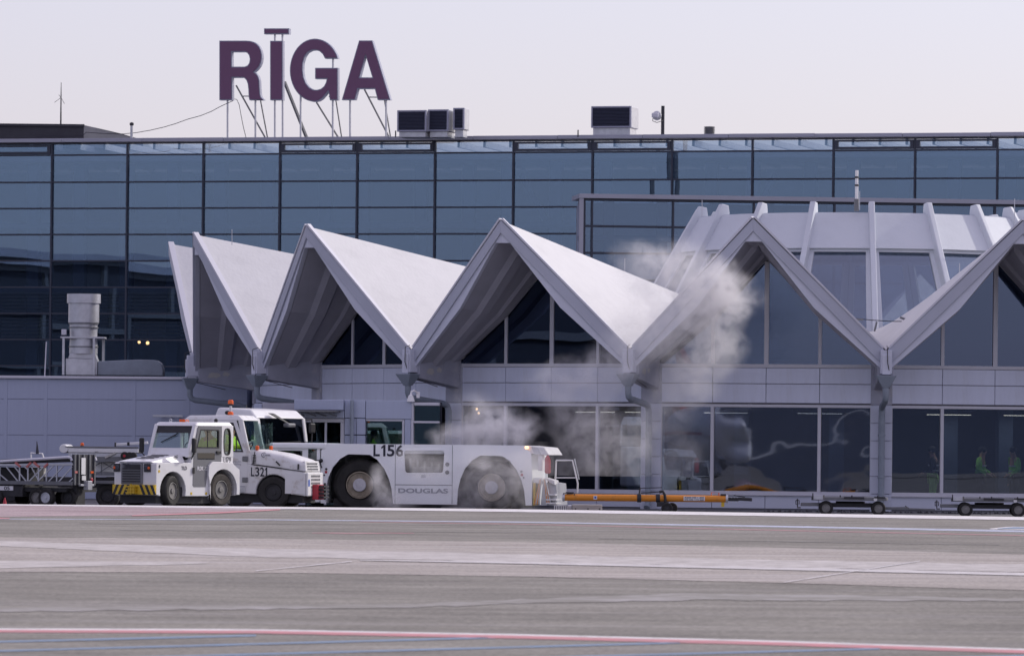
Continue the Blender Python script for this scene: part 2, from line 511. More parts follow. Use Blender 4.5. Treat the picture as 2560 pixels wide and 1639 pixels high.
strip('blue_line', [(2490, 1322), (2530, 1318), (2700, 1321)], [(2490, 1322.7), (2530, 1322), (2700, 1325)], M['l_blue'], 3, x0=2494, x1=2700, step=20)

for a, c in (((1960, 1458), (2300, 1404)), ((640, 1429), (880, 1405))):
    strip('pale_scratch', [(a[0], a[1] - .7), (c[0], c[1] - .7)], [(a[0], a[1] + .5), (c[0], c[1] + .5)], M['l_white'], 4, x0=a[0], x1=c[0], step=40, rag=.3)
M['tyre_mark'] = paint_mat('tyre_mark', (.17, .163, .15), ASPH, .42, 1.6)
for t_, b_, x0, x1 in (([(0, 1306), (1300, 1310)], [(0, 1307.5), (1300, 1312)], 200, 1250), ([(300, 1323), (1400, 1330)], [(300, 1325), (1400, 1331.5)], 300, 1400), ([(1500, 1345), (2500, 1360)], [(1500, 1346.5), (2500, 1362)], 1500, 2500)):
    strip('tyre_mark', t_, b_, M['tyre_mark'], 1, x0=x0, x1=x1, step=45, rag=.5)

# ---------------------------------------------------------------- far things behind the camera that the glass mirrors
def off_frame():
    t = thing('pier_building', 'long dark terminal pier far to the left of the apron, out of the picture', 'building', (-165, 20, 0))
    b = MB(); b.box(-12, 12, -190, 230, 0, 17.0); b.build('wall', M['interior_dark'], t)
    b = MB()
    for i in range(40): b.box(12.02, 12.35, -190 + i * 10.5, -190 + i * 10.5 + .5, 0, 17)
    for z in (4.5, 8.5, 12.5, 17.0): b.box(12.02, 12.4, -190, 230, z, z + .5)
    b.build('frame', M['galv_dark'], t)
    b = MB(); b.box(-14, 13.5, -192, 232, 17.5, 18.2); b.build('roof', M['parapet'], t)
    rnd = random.Random(3); w = MB()
    for row, y in enumerate((-335, -328, -322)):
        top = [(-420 + 4 * k, 10.2 - 1.2 * row + rnd.uniform(-.9, .9)) for k in range(211)]
        w.prism([(420, 0), (-420, 0)] + top, y - 2, y)
    tag(w.build('unseen_woods_screen', mat('hazed_woods_blue', (.125, .145, .20), .9, var=.12, scale=.05)), kind='stuff')  # unseen woods screen added to darken glass reflections; haze blue in its colour
    a = thing('parked_airliner', 'white airliner with red stripe parked behind the viewpoint, out of the picture', 'airliner', (-82, -112, 0), R(62))
    b = MB(); b.lathe([(.1, -17), (1.0, -15), (1.9, -10), (2, 8), (1.5, 13), (.6, 16.5), (.05, 17)], 20, 'x', (0, 0, 3.3)); b.build('fuselage', M['white'], a, smooth=True)
    b = MB(); b.hexa([(-4, -1.5, 2.4), (2, -1.5, 2.4), (2, -1.5, 2.9), (-4, -1.5, 2.9)], [(-8, -16, 3.4), (-6, -16, 3.4), (-6, -16, 3.5), (-8, -16, 3.5)])
    b.hexa([(-4, 1.5, 2.4), (2, 1.5, 2.4), (2, 1.5, 2.9), (-4, 1.5, 2.9)], [(-8, 16, 3.4), (-6, 16, 3.4), (-6, 16, 3.5), (-8, 16, 3.5)]); b.build('wing', M['galv'], a)
    b = MB(); b.prism([(-17, 4.5), (-12, 5), (-16, 10.5), (-18.5, 10.5)], -.2, .2); b.build('tail_fin', M['red'], a)
    b = MB(); b.box(-14, 8, -2.03, 2.03, 3.1, 3.3); b.build('stripe', M['red'], a)
    for x in (-3, 11):
        b = MB(); b.lathe([(.45, -.6), (.5, 0), (.45, .6)], 14, 'y', (x, 0, .5)); b.tube([(x, 0, .5), (x, 0, 2)], .15); b.build('landing_gear', M['rubber'], a)
off_frame()

# ---------------------------------------------------------------- glass terminal
YAW_G = R(-15)
GO = Vector((0, 215, 0))
GT = Vector((math.cos(YAW_G), math.sin(YAW_G), 0))       # along the facade, to the right
GNm = Vector((math.sin(YAW_G), -math.cos(YAW_G), 0))      # outward
def masts():
    for i, (x, y) in enumerate(((-74, 66), (-58, 92))):
        t = thing('floodlight_mast', ('tall floodlight mast out of the picture left of the apron, nearest the terminal', 'tall floodlight mast out of the picture left, closest to the annex end')[i], 'mast', (x, y, 0), 0, 'apron floodlight masts')
        b = MB(); b.tube([(0, 0, 0), (0, 0, 38)], [.20, .12], 8); b.build('pole', M['galv_dark'], t)
        b = MB(); b.box(-.9, .9, -.3, .3, 37.6, 38.3); b.build('lamp_head', M['chassis'], t)
masts()

def on_plane(px, py, O, T):
    du, dv = px - 1280.0, py - YH
    u = du + dv * ROLL; v = dv - du * ROLL
    k = u / FPX
    # O + a T : x = k y
    a = (k * O.y - O.x) / (T.x - k * T.y)
    y = O.y + a * T.y
    return a, H - v * y / FPX

def curtain(t, O, T, xs_px, ys_px, px_ref, py_ref, zbot, fat, panesname, a_left=None):
    """grid of panes and mullions; local frame: x along, y inward, z up"""
    xs = [on_plane(x, py_ref, O, T)[0] for x in xs_px]
    m = xs[1] - xs[0]
    d = (xs[-1] - xs[0]) / (len(xs) - 1)
    zs = [on_plane(px_ref, y, O, T)[1] for y in ys_px]
    while zs[-1] > zbot + .3: zs.append(max(zbot, zs[-1] - (zs[-3] - zs[-2])))
    return xs, zs, d

gt = thing('glass_terminal', 'long blue glass curtain wall terminal behind the white folded roofs', 'building', GO, YAW_G)
GX = [on_plane(x, 600, GO, GT)[0] for x in (128, 324, 515, 709, 903, 1096, 1290, 1486, 1683, 1883, 2083, 2287, 2491)]
dm = (GX[-1] - GX[0]) / (len(GX) - 1)
GX = [GX[0] - 2 * dm, GX[0] - dm] + GX + [GX[-1] + dm]
GZ = [on_plane(300, y, GO, GT)[1] for y in (358.6, 387, 455, 520.6, 586, 652, 718, 783.5, 849, 915, 980)]
GZ += [GZ[-1] - (GZ[1] - GZ[2]) * (i + 1) for i in range(4)]
GZ = [z for z in GZ if z > .4] + [.1]
def g_terminal():
    L0, L1 = GX[0], GX[-1]
    pane_cache = {}
    for i in range(len(GX) - 1):
        for j in range(len(GZ) - 1):
            key = (j < 1, j)
            if j not in pane_cache:
                b = MB(); hgt = GZ[j] - GZ[j + 1] - .072
                b.box(.04, dm - .04, 0, .03, -hgt, 0)
                pane_cache[j] = b.mesh('pane', M['glass_main'])
            o = link('pane', pane_cache[j], gt)
            o.location = (GX[0] + i * dm, .06, GZ[j] - .036)
            o.rotation_euler = (R(random.uniform(-.10, .10)), 0, R(random.uniform(-.16, .16)))
    b = MB(); b.box(-.036, .036, -.045, .10, GZ[-1], GZ[0])
    vm = b.mesh('mullion', M['dark_frame'])
    for i in range(len(GX)):
        link('mullion', vm, gt).location = (GX[0] + i * dm, 0, 0)
    b = MB(); b.box(L0, L1, -.035, .09, -.029, .029)
    hm = b.mesh('transom', M['dark_frame'])
    for z in GZ: link('transom', hm, gt).location = (0, 0, z)
    b = MB()
    w = .14; zt, zb = GZ[0] - .05, GZ[1] + .05
    b.box(.05, .05 + w, -.07, .08, zb, zt); b.box(dm - .05 - w, dm - .05, -.07, .08, zb, zt)
    b.box(.05 + w, dm - .05 - w, -.07, .08, zt - .07, zt); b.box(.05 + w, dm - .05 - w, -.07, .08, zb, zb + .09)
    of = b.mesh('vent_frame', M['dark_frame'])
    for i in (1, 5, 6, 8, 9, 12, 13): link('vent_frame', of, gt).location = (GX[0] + i * dm, 0, 0)
    # parapet in sheets
    zt = on_plane(700, 343.5, GO, GT)[1]
    n = 14; x0 = L0; st = (L1 - L0) / n
    b = MB(); b.box(.006, st - .006, -.22, .6, GZ[0] + .05, zt)
    pm = b.mesh('parapet_sheet', M['parapet'], bev=.01)
    for i in range(n):
        o = link('parapet_sheet', pm, gt); o.location = (x0 + i * st, random.uniform(-.012, .012), random.uniform(-.012, .012))
    b = MB(); b.box(L0, L1, .7, 30, zt - .9, zt - .6); b.build('roof_deck', M['parapet'], gt)
    b = MB(); b.box(L0, L1, 7.0, 7.2, .1, zt - 1); b.build('interior_wall', M['interior'], gt)
    b = MB()
    for z in (GZ[3] - .55, GZ[6], 3.6): b.box(L0, L1, .9, 7, z - .25, z)
    b.build('floor_slab', M['interior_beam'], gt)
    b = MB(); b.box(-.25, .25, 1.0, 1.4, .1, zt - 1)
    cm = b.mesh('column', M['interior_beam'])
    for i in range(-1, 26): link('column', cm, gt).location = (GX[0] + dm * (.62 * i + .4), random.choice((0, 1.5)), 0)
    b = MB()
    b.bar((0, .5, GZ[0] - .1), (2.2, 6.8, GZ[1] - .2), .12, .25)
    tm = b.mesh('roof_truss', M['galv'])
    for i in range(45): link('roof_truss', tm, gt).location = (GX[0] + dm * .33 * i, 0, 0)
    b = MB(); b.bar((-.7, 1.4, GZ[2] + .3), (.9, 1.4, GZ[4] - .3), .28, .2)
    bm_ = b.mesh('brace', M['interior_beam'])
    for i, f in ((4, 1), (8.2, 1), (11, -1)):
        o = link('brace', bm_, gt); o.location = (GX[0] + dm * i, 0, 0); o.scale = (f, 1, 1)
    b = MB(); b.box(0, 1.3, 3, 3.6, GZ[1] - .62, GZ[1] - .56)
    lm = b.mesh('ceiling_panel', M['coping'])
    for i in range(14): link('ceiling_panel', lm, gt).location = (GX[0] + dm * (i + .55), 0, 0)
    b = MB(); b.box(0, .9, 2.6, 2.8, GZ[4] + .28, GZ[4] + .58)
    sm = b.mesh('signboard', M['interior_dark'])
    for i in (1.6, 4.6, 5.7, 7.3, 8.4): link('signboard', sm, gt).location = (GX[0] + dm * i, 0, 0)
    # louvre blinds in the lower rows at the left
    b = MB()
    for k in range(14): b.box(GX[0], GX[0] + 4.3 * dm, .5, .62, GZ[6] - .15 * k - .25, GZ[6] - .15 * k - .21)
    b.build('blind_slats', M['galv_dark'], gt)['kind'] = 'stuff'
    b = MB(); b.box(L0, L1, .25, 7, GZ[-1] - .05, GZ[-1]); b.build('interior_floor', M['interior_dark'], gt)
    b = MB(); b.box(L0, L0 + .2, .2, 30, 0, zt - .7); b.box(L1 - .2, L1, .2, 30, 0, zt - .7); b.build('end_wall', M['parapet'], gt)
    return zt
ZROOF = g_terminal()
for px, py, r_ in ((204.5, 628, .06), (348, 855, .05), (369, 857, .06)):
    b = MB(); p = U(px, py, 222); b.sphere((0, 0, 0), r_ * 1.2)
    o = b.build('spot_lamp', [M['lamp_warm']]); o.location = p
    b = MB(); b.tube([(0, 0, r_), (0, 0, .5)], .012); b.build('stem', M['black'], o)
    tag(o, {204.5: 'single warm round lamp glowing high behind the glass wall at far left', 348: 'left one of two small warm spot lamps behind the dark lower glass',
            369: 'right one of two small warm spot lamps behind the dark lower glass'}[px], 'lamp')

# projecting glass bay on the right
YAW_B = R(6)
BO = Vector((3.0, 205, 0)); BT = Vector((math.cos(YAW_B), math.sin(YAW_B), 0))
bt = thing('glass_bay', 'projecting blue glass bay with grey edge trim behind the white tower', 'building', BO, YAW_B)
def g_bay():
    xs = [on_plane(x, 560, BO, BT)[0] for x in (1461, 1480, 1679, 1878.5, 2078, 2282, 2487)]
    d2 = (xs[-1] - xs[1]) / 5
    zs = [on_plane(1480, y, BO, BT)[1] for y in (499, 565, 632, 699)]
    while zs[-1] > 1.5: zs.append(zs[-1] - (zs[1] - zs[2]))
    zs.append(.1)
    XS = [xs[0], xs[1]] + [xs[1] + d2 * i for i in range(1, 7)]
    cache = {}
    for i in range(len(XS) - 1):
        for j in range(len(zs) - 1):
            k = (min(i, 1), j)
            if k not in cache:
                b = MB(); b.box(.045, XS[i + 1] - XS[i] - .045, 0, .03, -(zs[j] - zs[j + 1] - .09), 0)
                cache[k] = b.mesh('pane', M['glass_main'])
            o = link('pane', cache[k], bt); o.location = (XS[i], .06, zs[j] - .045)
            o.rotation_euler = (R(random.uniform(-.05, .05)), 0, R(random.uniform(-.08, .08)))
    b = MB(); b.box(-.038, .038, -.045, .1, .1, zs[0]); vm = b.mesh('mullion', M['dark_frame'])
    for x in XS: link('mullion', vm, bt).location = (x, 0, 0)
    b = MB(); b.box(XS[0], XS[-1], -.035, .09, -.034, .034); hm = b.mesh('transom', M['dark_frame'])
    for z in zs: link('transom', hm, bt).location = (0, 0, z)
    b = MB(); sy = math.tan(YAW_B) * 9.0; xa, xc = XS[0] - .22, XS[0] - .05
    b.hexa([(xa, -.12, .1), (xc, -.12, .1), (xc, -.12, zs[0] + .05), (xa, -.12, zs[0] + .05)], [(xa + sy, 8.9, .1), (xc + sy, 8.9, .1), (xc + sy, 8.9, zs[0] + .05), (xa + sy, 8.9, zs[0] + .05)]); b.build('corner_trim', M['parapet'], bt)
    b = MB(); b.box(XS[0] - .22, XS[-1], -.16, 2.4, zs[0] + .052, zs[0] + .22); b.build('top_trim', M['parapet'], bt)
    b = MB(); b.box(XS[0], XS[-1], 2.2, 2.3, .1, zs[0]); b.build("interior_wall", M["interior"], bt)
    b = MB()
    for k in range(9): b.box(XS[0] + 2.1 * k + .9, XS[0] + 2.1 * k + 1.3, 1.2, 1.5, .1, zs[0])
    for z in (zs[1] - .3, zs[3] - .2): b.box(XS[0], XS[-1], .9, 2.2, z - .2, z)
    b.build('column', M['interior_beam'], bt)
g_bay()
# ---------------------------------------------------------------- round terminal with the folded roof
C0 = Vector((9.94, 158.0, 0)); T0 = R(-0.57); NF = 18; DA = R(20)
rt = thing('round_terminal', 'round grey panelled terminal with zigzag white folded roof and gable windows', 'building', C0)
PHI = lambda k: T0 - DA / 2 + DA * (k - 5)       # bay centre
AP = 17.5                                         # apothem of the facade
SEG = range(0, 9)
def place(name, me, ang, parent=None):
    o = link(name, me, parent or rt); o.rotation_euler = (0, 0, ang); return o
# frame of one bay: x along the facade, y = -radius, z up
PK = (0, 20.22, 7.62); RIN = (0, 6.4, 5.33)
VT = (3.386, 19.204, 4.25); VIN = (1.11, 6.30, 4.98)
def L3(p): return Vector((p[0], -p[1], p[2]))
def rr(t): return 20.22 - .3 * abs(t)

def fold_meshes():
    out = {}
    b = MB()
    n = 8; vs = []
    for s in (-1, 1):
        top = []; 
        for i in range(n + 1):
            f = i / n
            a = Vector(PK).lerp(Vector(RIN), f); c = Vector(VT).lerp(Vector(VIN), f)
            row = []
            for j in range(6):
                p = a.lerp(c, j / 5); p.z -= .05 * math.sin(math.pi * j / 5)
                row.append(L3((p.x * s, p.y, p.z)))
            top.append(row)
        base = len(b.v)
        allv = [p for row in top for p in row] + [p + Vector((0, 0, -.13)) for row in top for p in row]
        N = (n + 1) * 6; fs = []
        for i in range(n):
            for j in range(5):
                q = [i * 6 + j, i * 6 + j + 1, (i + 1) * 6 + j + 1, (i + 1) * 6 + j]
                fs.append(q if s > 0 else q[::-1])
                q2 = [N + k for k in q]; fs.append(q2[::-1] if s > 0 else q2)
        for i in range(n):
            fs.append([i * 6 + 5, N + i * 6 + 5, N + (i + 1) * 6 + 5, (i + 1) * 6 + 5])
        b.add(allv, fs)
    out['roof_fold'] = b.mesh('roof_fold', M['roof_white'])
    # outer fascia band (drip strip on top)
    O = [(0, 7.635), (3.33, 4.27)]; I = [(0, 7.30), (3.36, 3.80)]
    J = [(.22, 7.03), (1.55, 5.32), (3.30, 3.72)]
    for s in (-1, 1):
        b = MB()
        P = lambda t, z, dr=0: L3((t * s, rr(t) + .03 - dr, z))
        b.hexa([P(*O[0]), P(*O[1]), P(*I[1]), P(*I[0])], [P(*O[0], .14), P(*O[1], .14), P(*I[1], .14), P(*I[0], .14)])
        out['fascia%d' % s] = b.mesh('fascia', M['fascia'], bev=.008)
        b = MB()
        a = [P(I[0][0], I[0][1] + .02, .05), P(I[1][0], I[1][1] + .02, .05), P(*J[2], .05), P(*J[1], .05), P(*J[0], .05), P(0, 7.03, .05)]
        c = [P(I[0][0], I[0][1] + .02, .20), P(I[1][0], I[1][1] + .02, .20), P(*J[2], .20), P(*J[1], .20), P(*J[0], .20), P(0, 7.03, .20)]
        b.hexa(a, c)
        out['inner_fascia%d' % s] = b.mesh('inner_fascia', M['fascia_in'], bev=.006)
        b = MB()
        b.bar(P(.02, 7.67, .06), P(3.30, 4.31, .06), .16, .05)
        out['drip%d' % s] = b.mesh('drip_edge', M['coping'])
        # soffit with two dropped ribs
        Gp = [(.02, 6.72), (1.42, 5.21), (2.98, 3.95)]
        fr = [0, .30, .36, .52, .58, .80, .84, 1.0]; off = [0, 0, .10, .10, 0, 0, .06, .06]
        b = MB(); vs = []
        for f, o in zip(fr, off):
            for (jt, jz), (gt_, gz_) in zip([(.0, 7.09)] + J, [(.0, 6.74)] + Gp):
                r0 = rr(jt) - .18; r1 = AP + .04
                r_ = r0 + (r1 - r0) * f
                t = jt + (gt_ - jt) * f; z = jz + (gz_ - jz) * f
                dr_ = .0 if jt == 0 else o
                vs.append(L3((s * max(0, t - dr_ * .72), r_, z - dr_ * .69)))
        fs = [(i * 4 + j, i * 4 + j + 1, (i + 1) * 4 + j + 1, (i + 1) * 4 + j) for i in range(len(fr) - 1) for j in range(3)]
        b.add(vs, fs)
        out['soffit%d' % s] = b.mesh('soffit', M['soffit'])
    return out
FM = fold_meshes()
for k in range(NF):
    ph = PHI(k)
    place('roof_fold', FM['roof_fold'], ph)
    if k in SEG:
        for s in (-1, 1):
            for nm in ('fascia', 'inner_fascia', 'drip', 'soffit'):
                place({'drip': 'drip_edge'}.get(nm, nm), FM['%s%d' % (nm, s)], ph)
# central roof deck under the tower
b = MB(); b.lathe([(6.5, 4.80), (6.5, 4.93), (.1, 4.95)], 36); b.build('roof_deck', M['roof_white'], rt)

# facade pieces shared by all bays
MOD = 1.434; X0 = -2 * MOD
ZS, ZJ, ZH, ZB = 3.88, 3.37, 2.86, .52           # gable sill, panel joint, window head, window sill
def F(x, d, z): return (x, -AP + d, z)            # d = depth behind the facade plane
fac = {}
b = MB(); b.box(-3.02, 3.02, -AP + .05, -AP + .16, ZH - .02, ZS - .02); b.box(-3.02, 3.02, -AP + .05, -AP + .16, 0, ZB - .09); fac['joint_backing'] = b.mesh('joint_backing', M['backing'])
b = MB(); b.box(.007, MOD - .007, -AP, -AP + .045, .008, ZS - .085 - ZJ - .006); fac['upper'] = b.mesh('spandrel_panel', M['panel'], bev=.006)
b = MB(); b.box(.007, MOD - .007, -AP, -AP + .045, .006, ZJ - ZH - .008); fac['lower'] = b.mesh('spandrel_panel', M['panel'], bev=.006)
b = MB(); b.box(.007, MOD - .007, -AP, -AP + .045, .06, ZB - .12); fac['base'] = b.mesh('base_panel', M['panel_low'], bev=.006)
b = MB(); b.box(-2.95, 2.95, -AP + .06, -AP + .14, -.02, .055); fac['plinth'] = b.mesh('plinth', M['pipe'])
# ground floor window frame
b = MB()
xs = [X0, X0 + MOD, X0 + 3 * MOD, X0 + 4 * MOD]
fw = .045
b.box(xs[0], xs[-1], -AP - .02, -AP + .10, ZB - .10, ZB); b.box(xs[0], xs[-1], -AP + .0, -AP + .10, ZH - .115, ZH - .035)
for x in xs:
    w0 = fw if xs[0] < x < xs[-1] else .035
    xx = min(max(x, xs[0] + .045), xs[-1] - .045)
    b.box(xx - w0, xx + w0, -AP - .012, -AP + .10, ZB, ZH - .115)
fac['window_frame'] = b.mesh('window_frame', M['frame'], bev=.006)
b = MB(); b.box(xs[0], xs[-1], -AP - .06, -AP + .05, ZB - .118, ZB - .102); fac['window_sill'] = b.mesh('window_sill', M['coping'])
for nm, w in (('pane1', MOD - .10), ('pane2', 2 * MOD - .10)):
    b = MB(); b.box(.05, .05 + w, -AP + .05, -AP + .065, ZB, ZH - .115); fac[nm] = b.mesh('window_pane', M['glass_low']); fac[nm + 'w'] = b.mesh('window_pane', M['glass_wavy'])
# gable window
GPR = [(0, 6.66), (1.42, 5.16), (2.93, 3.96)]
def gz_at(x):
    x = abs(x)
    for (a, c), (d, e) in zip(GPR, GPR[1:]):
        if x <= d: return c + (e - c) * (x - a) / (d - a)
    return 3.96
b = MB()
b.box(-2.9, 2.9, -AP - .02, -AP + .09, ZS - .08, ZS + .01)
for x, w in ((-MOD, .045), (0, .06), (MOD, .045)):
    b.box(x - w, x + w, -AP - .005, -AP + .08, ZS + .01, gz_at(x) + (.0 if x else -.05))
for s in (-1, 1):
    for (a, c), (d, e) in zip(GPR, GPR[1:]):
        b.hexa([F(s * a, 0, c), F(s * d, 0, e), F(s * d, 0, e + .10), F(s * a, 0, c + .10)], [F(s * a, .08, c), F(s * d, .08, e), F(s * d, .08, e + .10), F(s * a, .08, c + .10)])
fac['gable_frame'] = b.mesh('gable_frame', M['frame'])
for i, (xa, xb) in enumerate(((-2.93, -MOD - .045), (-MOD + .045, -.06), (.06, MOD - .045), (MOD + .045, 2.93))):
    b = MB(); z0 = ZS + .01
    poly = [(xa, z0), (xb, z0), (xb, gz_at(xb) + .02), (xa, gz_at(xa) + .02)]
    if abs(xa) > 2.9: poly.pop(3)
    if abs(xb) > 2.9: poly.pop(2)
    b.prism(poly, -AP + .03, -AP + .045); fac['gable_pane%d' % i] = b.mesh('gable_pane', M['glass_gable'])
for k in SEG:
    ph = PHI(k)
    place('joint_backing', fac['joint_backing'], ph); place('plinth', fac['plinth'], ph)
    place('gable_frame', fac['gable_frame'], ph)
    for i in range(4):
        place('gable_pane', fac['gable_pane%d' % i], ph + R(random.uniform(-.06, .06)))
    rot = Matrix.Rotation(ph, 3, 'Z')
    def at(nm, me, x, z):
        o = place(nm, me, ph); o.location = rot @ Vector((x, random.uniform(-.003, .003), z)); return o
    for i in range(4):
        at('spandrel_panel', fac['upper'], X0 + i * MOD, ZJ); at('spandrel_panel', fac['lower'], X0 + i * MOD, ZH)
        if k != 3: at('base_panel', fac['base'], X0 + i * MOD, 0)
    w1, w2 = ('pane1', 'pane2') if k != 5 else ('pane1w', 'pane2w')
    if k != 3:
        at('window_frame', fac['window_frame'], 0, 0); at('window_sill', fac['window_sill'], 0, 0)
        at('window_pane', fac['pane1'], X0, 0); at('window_pane', fac[w2], X0 + MOD, 0); at('window_pane', fac[w1], X0 + 3 * MOD, 0)
# piers, brackets, hoppers and downpipes on the corners
RC = AP / math.cos(DA / 2)
b = MB(); b.box(-.285, .285, -RC + .0, -RC + .30, .008, .462); fac['pier_block'] = b.mesh('pier_block', M['panel_low'], bev=.008)
b = MB(); b.box(-.27, .27, -RC + .03, -RC + .30, 0, 3.9); fac['pier_core'] = b.mesh('pier_core', M['bracket'])
b = MB(); b.box(-.285, .285, -RC + .0, -RC + .30, 2.84, 3.9); fac['pier_head'] = b.mesh('pier_head', M['bracket'], bev=.01)
b = MB(); b.hexa([(-.21, -RC + .1, 3.22), (.21, -RC + .1, 3.22), (.21, -RC + .1, 4.0), (-.21, -RC + .1, 4.0)],
                 [(-.21, -19.42, 3.46), (.21, -19.42, 3.46), (.21, -19.42, 4.0), (-.21, -19.42, 4.0)])
fac['bracket_beam'] = b.mesh('bracket_beam', M['bracket'], bev=.02)
b = MB(); b.box(-.15, .15, -19.72, -19.30, 3.62, 4.24); b.box(-.11, .11, -19.76, -19.72, 3.60, 4.12); fac['trough_end'] = b.mesh('trough_end', M['fascia_in'], bev=.01)
b = MB(); b.hexa([(-.09, -19.72, 3.26), (.09, -19.72, 3.26), (.09, -19.54, 3.26), (-.09, -19.54, 3.26)],
                 [(-.27, -19.86, 3.58), (.27, -19.86, 3.58), (.27, -19.40, 3.58), (-.27, -19.40, 3.58)])
fac['rain_hopper'] = b.mesh('rain_hopper', M['pipe'], bev=.01)
b = MB(); b.tube([(0, -19.63, 3.3), (0, -19.63, 3.08), (0, -19.58, 2.98), (0, -19.46, 2.93), (0, -18.2, 2.80), (0, -18.02, 2.74), (0, -17.95, 2.6), (0, -17.95, .15), (0, -18.05, .05)], .085, 10)
for z in (2.0, .9): b.lathe([(.10, z), (.10, z + .05)], 10, 'z', (0, -17.95, 0))
fac['downpipe'] = b.mesh('downpipe', M['pipe'], smooth=True)
b = MB(); pts = [(0.02, -19.6, 4.35), (.02, -19.78, 4.3), (.03, -19.80, 3.9), (.12, -19.7, 3.5), (.15, -18.6, 3.25)]
b.tube(pts, .012, 5); fac['heating_cable'] = b.mesh('heating_cable', M['black'])
for k in range(0, 9):
    va = PHI(k) + DA / 2
    place('pier_core', fac['pier_core'], va)
    for j in range(6):
        place('pier_block', fac['pier_block'], va).location = (0, 0, .47 * j)
    for nm in ('pier_head', 'bracket_beam', 'trough_end', 'rain_hopper', 'downpipe', 'heating_cable'):
        place(nm, fac[nm], va)
# pale patches where the paint has peeled, on the brackets and one soffit
def patch(cx, cy, w, h, n, seed):
    rn = random.Random(seed)
    return [(cx + w * math.cos(2 * math.pi * i / n) * rn.uniform(.55, 1.1), cy + h * math.sin(2 * math.pi * i / n) * rn.uniform(.55, 1.1)) for i in range(n)]
for k, sd in ((1, 3), (3, 8), (4, 12)):
    for j, (cr, cz, w, h) in enumerate(((18.95, 3.66, .22, .10), (18.60, 3.70, .13, .08))):
        pl = patch(cr, cz, w, h, 16, sd + j)
        b = MB(); b.hexa([(.2102, -r_, z_) for r_, z_ in pl], [(.2145, -r_, z_) for r_, z_ in pl]); place('peeled_patch', b.mesh('peeled_patch', M['concrete_block']), PHI(k) + DA / 2)
# interior
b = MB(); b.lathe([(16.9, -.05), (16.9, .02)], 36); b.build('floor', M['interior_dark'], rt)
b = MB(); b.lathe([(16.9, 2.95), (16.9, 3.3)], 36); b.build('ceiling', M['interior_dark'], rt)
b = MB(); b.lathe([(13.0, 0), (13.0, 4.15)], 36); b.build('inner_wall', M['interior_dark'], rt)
b = MB(); b.box(-.2, .2, -14.8, -14.5, 0, 2.95); mm_ = b.mesh('interior_column', M['interior_beam'])
for k in (4.2, 4.8, 5.3, 5.9, 6.2): place('interior_column', mm_, PHI(k))
b = MB(); b.box(-.6, .6, -15.6, -15.56, 2.604, 2.612); mm_ = b.mesh('strip_lamp', M['lamp_strip'])
for k, dz in ((4.05, 0), (4.33, 0), (4.75, 0), (5.22, 0), (5.86, 0), (6.25, 0)): 
    o = place('strip_lamp', mm_, PHI(k)); o.location.z = dz
    la = bpy.data.lights.new('strip_glow', 'AREA'); la.shape = 'RECTANGLE'; la.size = 1.2; la.size_y = .1; la.energy = 9; la.color = (1, .92, .78)
    lo_ = bpy.data.objects.new('strip_glow', la); COL.objects.link(lo_)
    lo_.location = C0 + Matrix.Rotation(PHI(k), 3, 'Z') @ Vector((0, -15.58, 2.59)); lo_.rotation_euler = (0, 0, PHI(k))
for px, py in ((1192, 1022), (1197, 1032)):
    b = MB(); b.sphere((0, 0, 0), .035); o = b.build('ceiling_lamp', M['lamp_warm'], rt)
    o.location = U(px, py, 145.5) - C0
# closed outer shell at the unseen back
b = MB()
for k in range(9, 18):
    a0, a1 = PHI(k) - DA / 2, PHI(k) + DA / 2
    q = [Vector((RC * math.sin(a), -RC * math.cos(a), 0)) for a in (a0, a1)]
    b.quad(q[0], q[1], q[1] + Vector((0, 0, 4.1)), q[0] + Vector((0, 0, 4.1)))
b.build('rear_wall', M['panel'], rt)
# lightning rods standing on the ridges
for px, py0, py1, yy in ((580, 574, 606, 150), (1562, 646, 676, 147), (1766, 640, 690, 146), (2399, 658, 690, 147)):
    b = MB(); p0, p1 = U(px, py1 + 6, yy), U(px, py0, yy); b.tube([p0 - C0, p1 - C0], .011, 5); b.build('lightning_rod', M['galv'], rt)

# ---------------------------------------------------------------- vestibule in front of bay 3
VO = Vector((U(738, 1100, 139.5).x, 139.5, 0)); 
ve = thing('entrance_vestibule', 'low grey entrance vestibule with flat canopy and glass doors under the roof folds', 'vestibule', VO, R(-6))
s_ = FPX / 139.5
def vx(px): return (px - 738) / s_
def vz(py): return H - (py - 1138) / s_
def vbox(nm, x0, x1, y0, y1, d0, d1, m, bev=.01):
    b = MB(); b.box(vx(x0), vx(x1), d0, d1, vz(y1), vz(y0)); return b.build(nm, m, ve, bev=bev)
vbox('fascia_panel', 738, 861, 999.5, 1025, -.25, .5, M['annex'])  # overhang shade put into the colour: vestibule panels take the darker annex tone
vbox('fascia_panel', 862, 914, 999.5, 1044, 0, .5, M['annex'])
vbox('fascia_panel', 915, 1030, 1000, 1046, .02, .5, M['annex'])
vbox('fascia_panel', 738, 861, 1026, 1045, -.02, .5, M['annex'])
vbox('canopy', 716, 852, 1026.5, 1031, -1.0, -.03, M['galv_dark'])
for x in (760, 790, 815, 842): 
    b = MB(); b.bar((vx(x), -.03, vz(1040)), (vx(x) - .15, -.9, vz(1031)), .03); b.build('canopy_bracket', M['galv_dark'], ve)
for i, (y0, y1) in enumerate(((1045, 1086), (1087, 1128), (1129, 1170), (1171, 1212), (1213, 1262))):
    for x0, x1 in ((862, 891), (892, 914)):
        vbox('wall_panel', x0, x1, y0 + .5, y1 - .5, 0, .4, M['annex'])
b = MB(); b.tube([(vx(882), -.12, vz(1000)), (vx(882), -.12, .05)], .05); b.build('downpipe', M['pipe'], ve, smooth=True)
vbox('wall_panel', 738, 764, 1046, 1262, .02, .4, M['annex'])
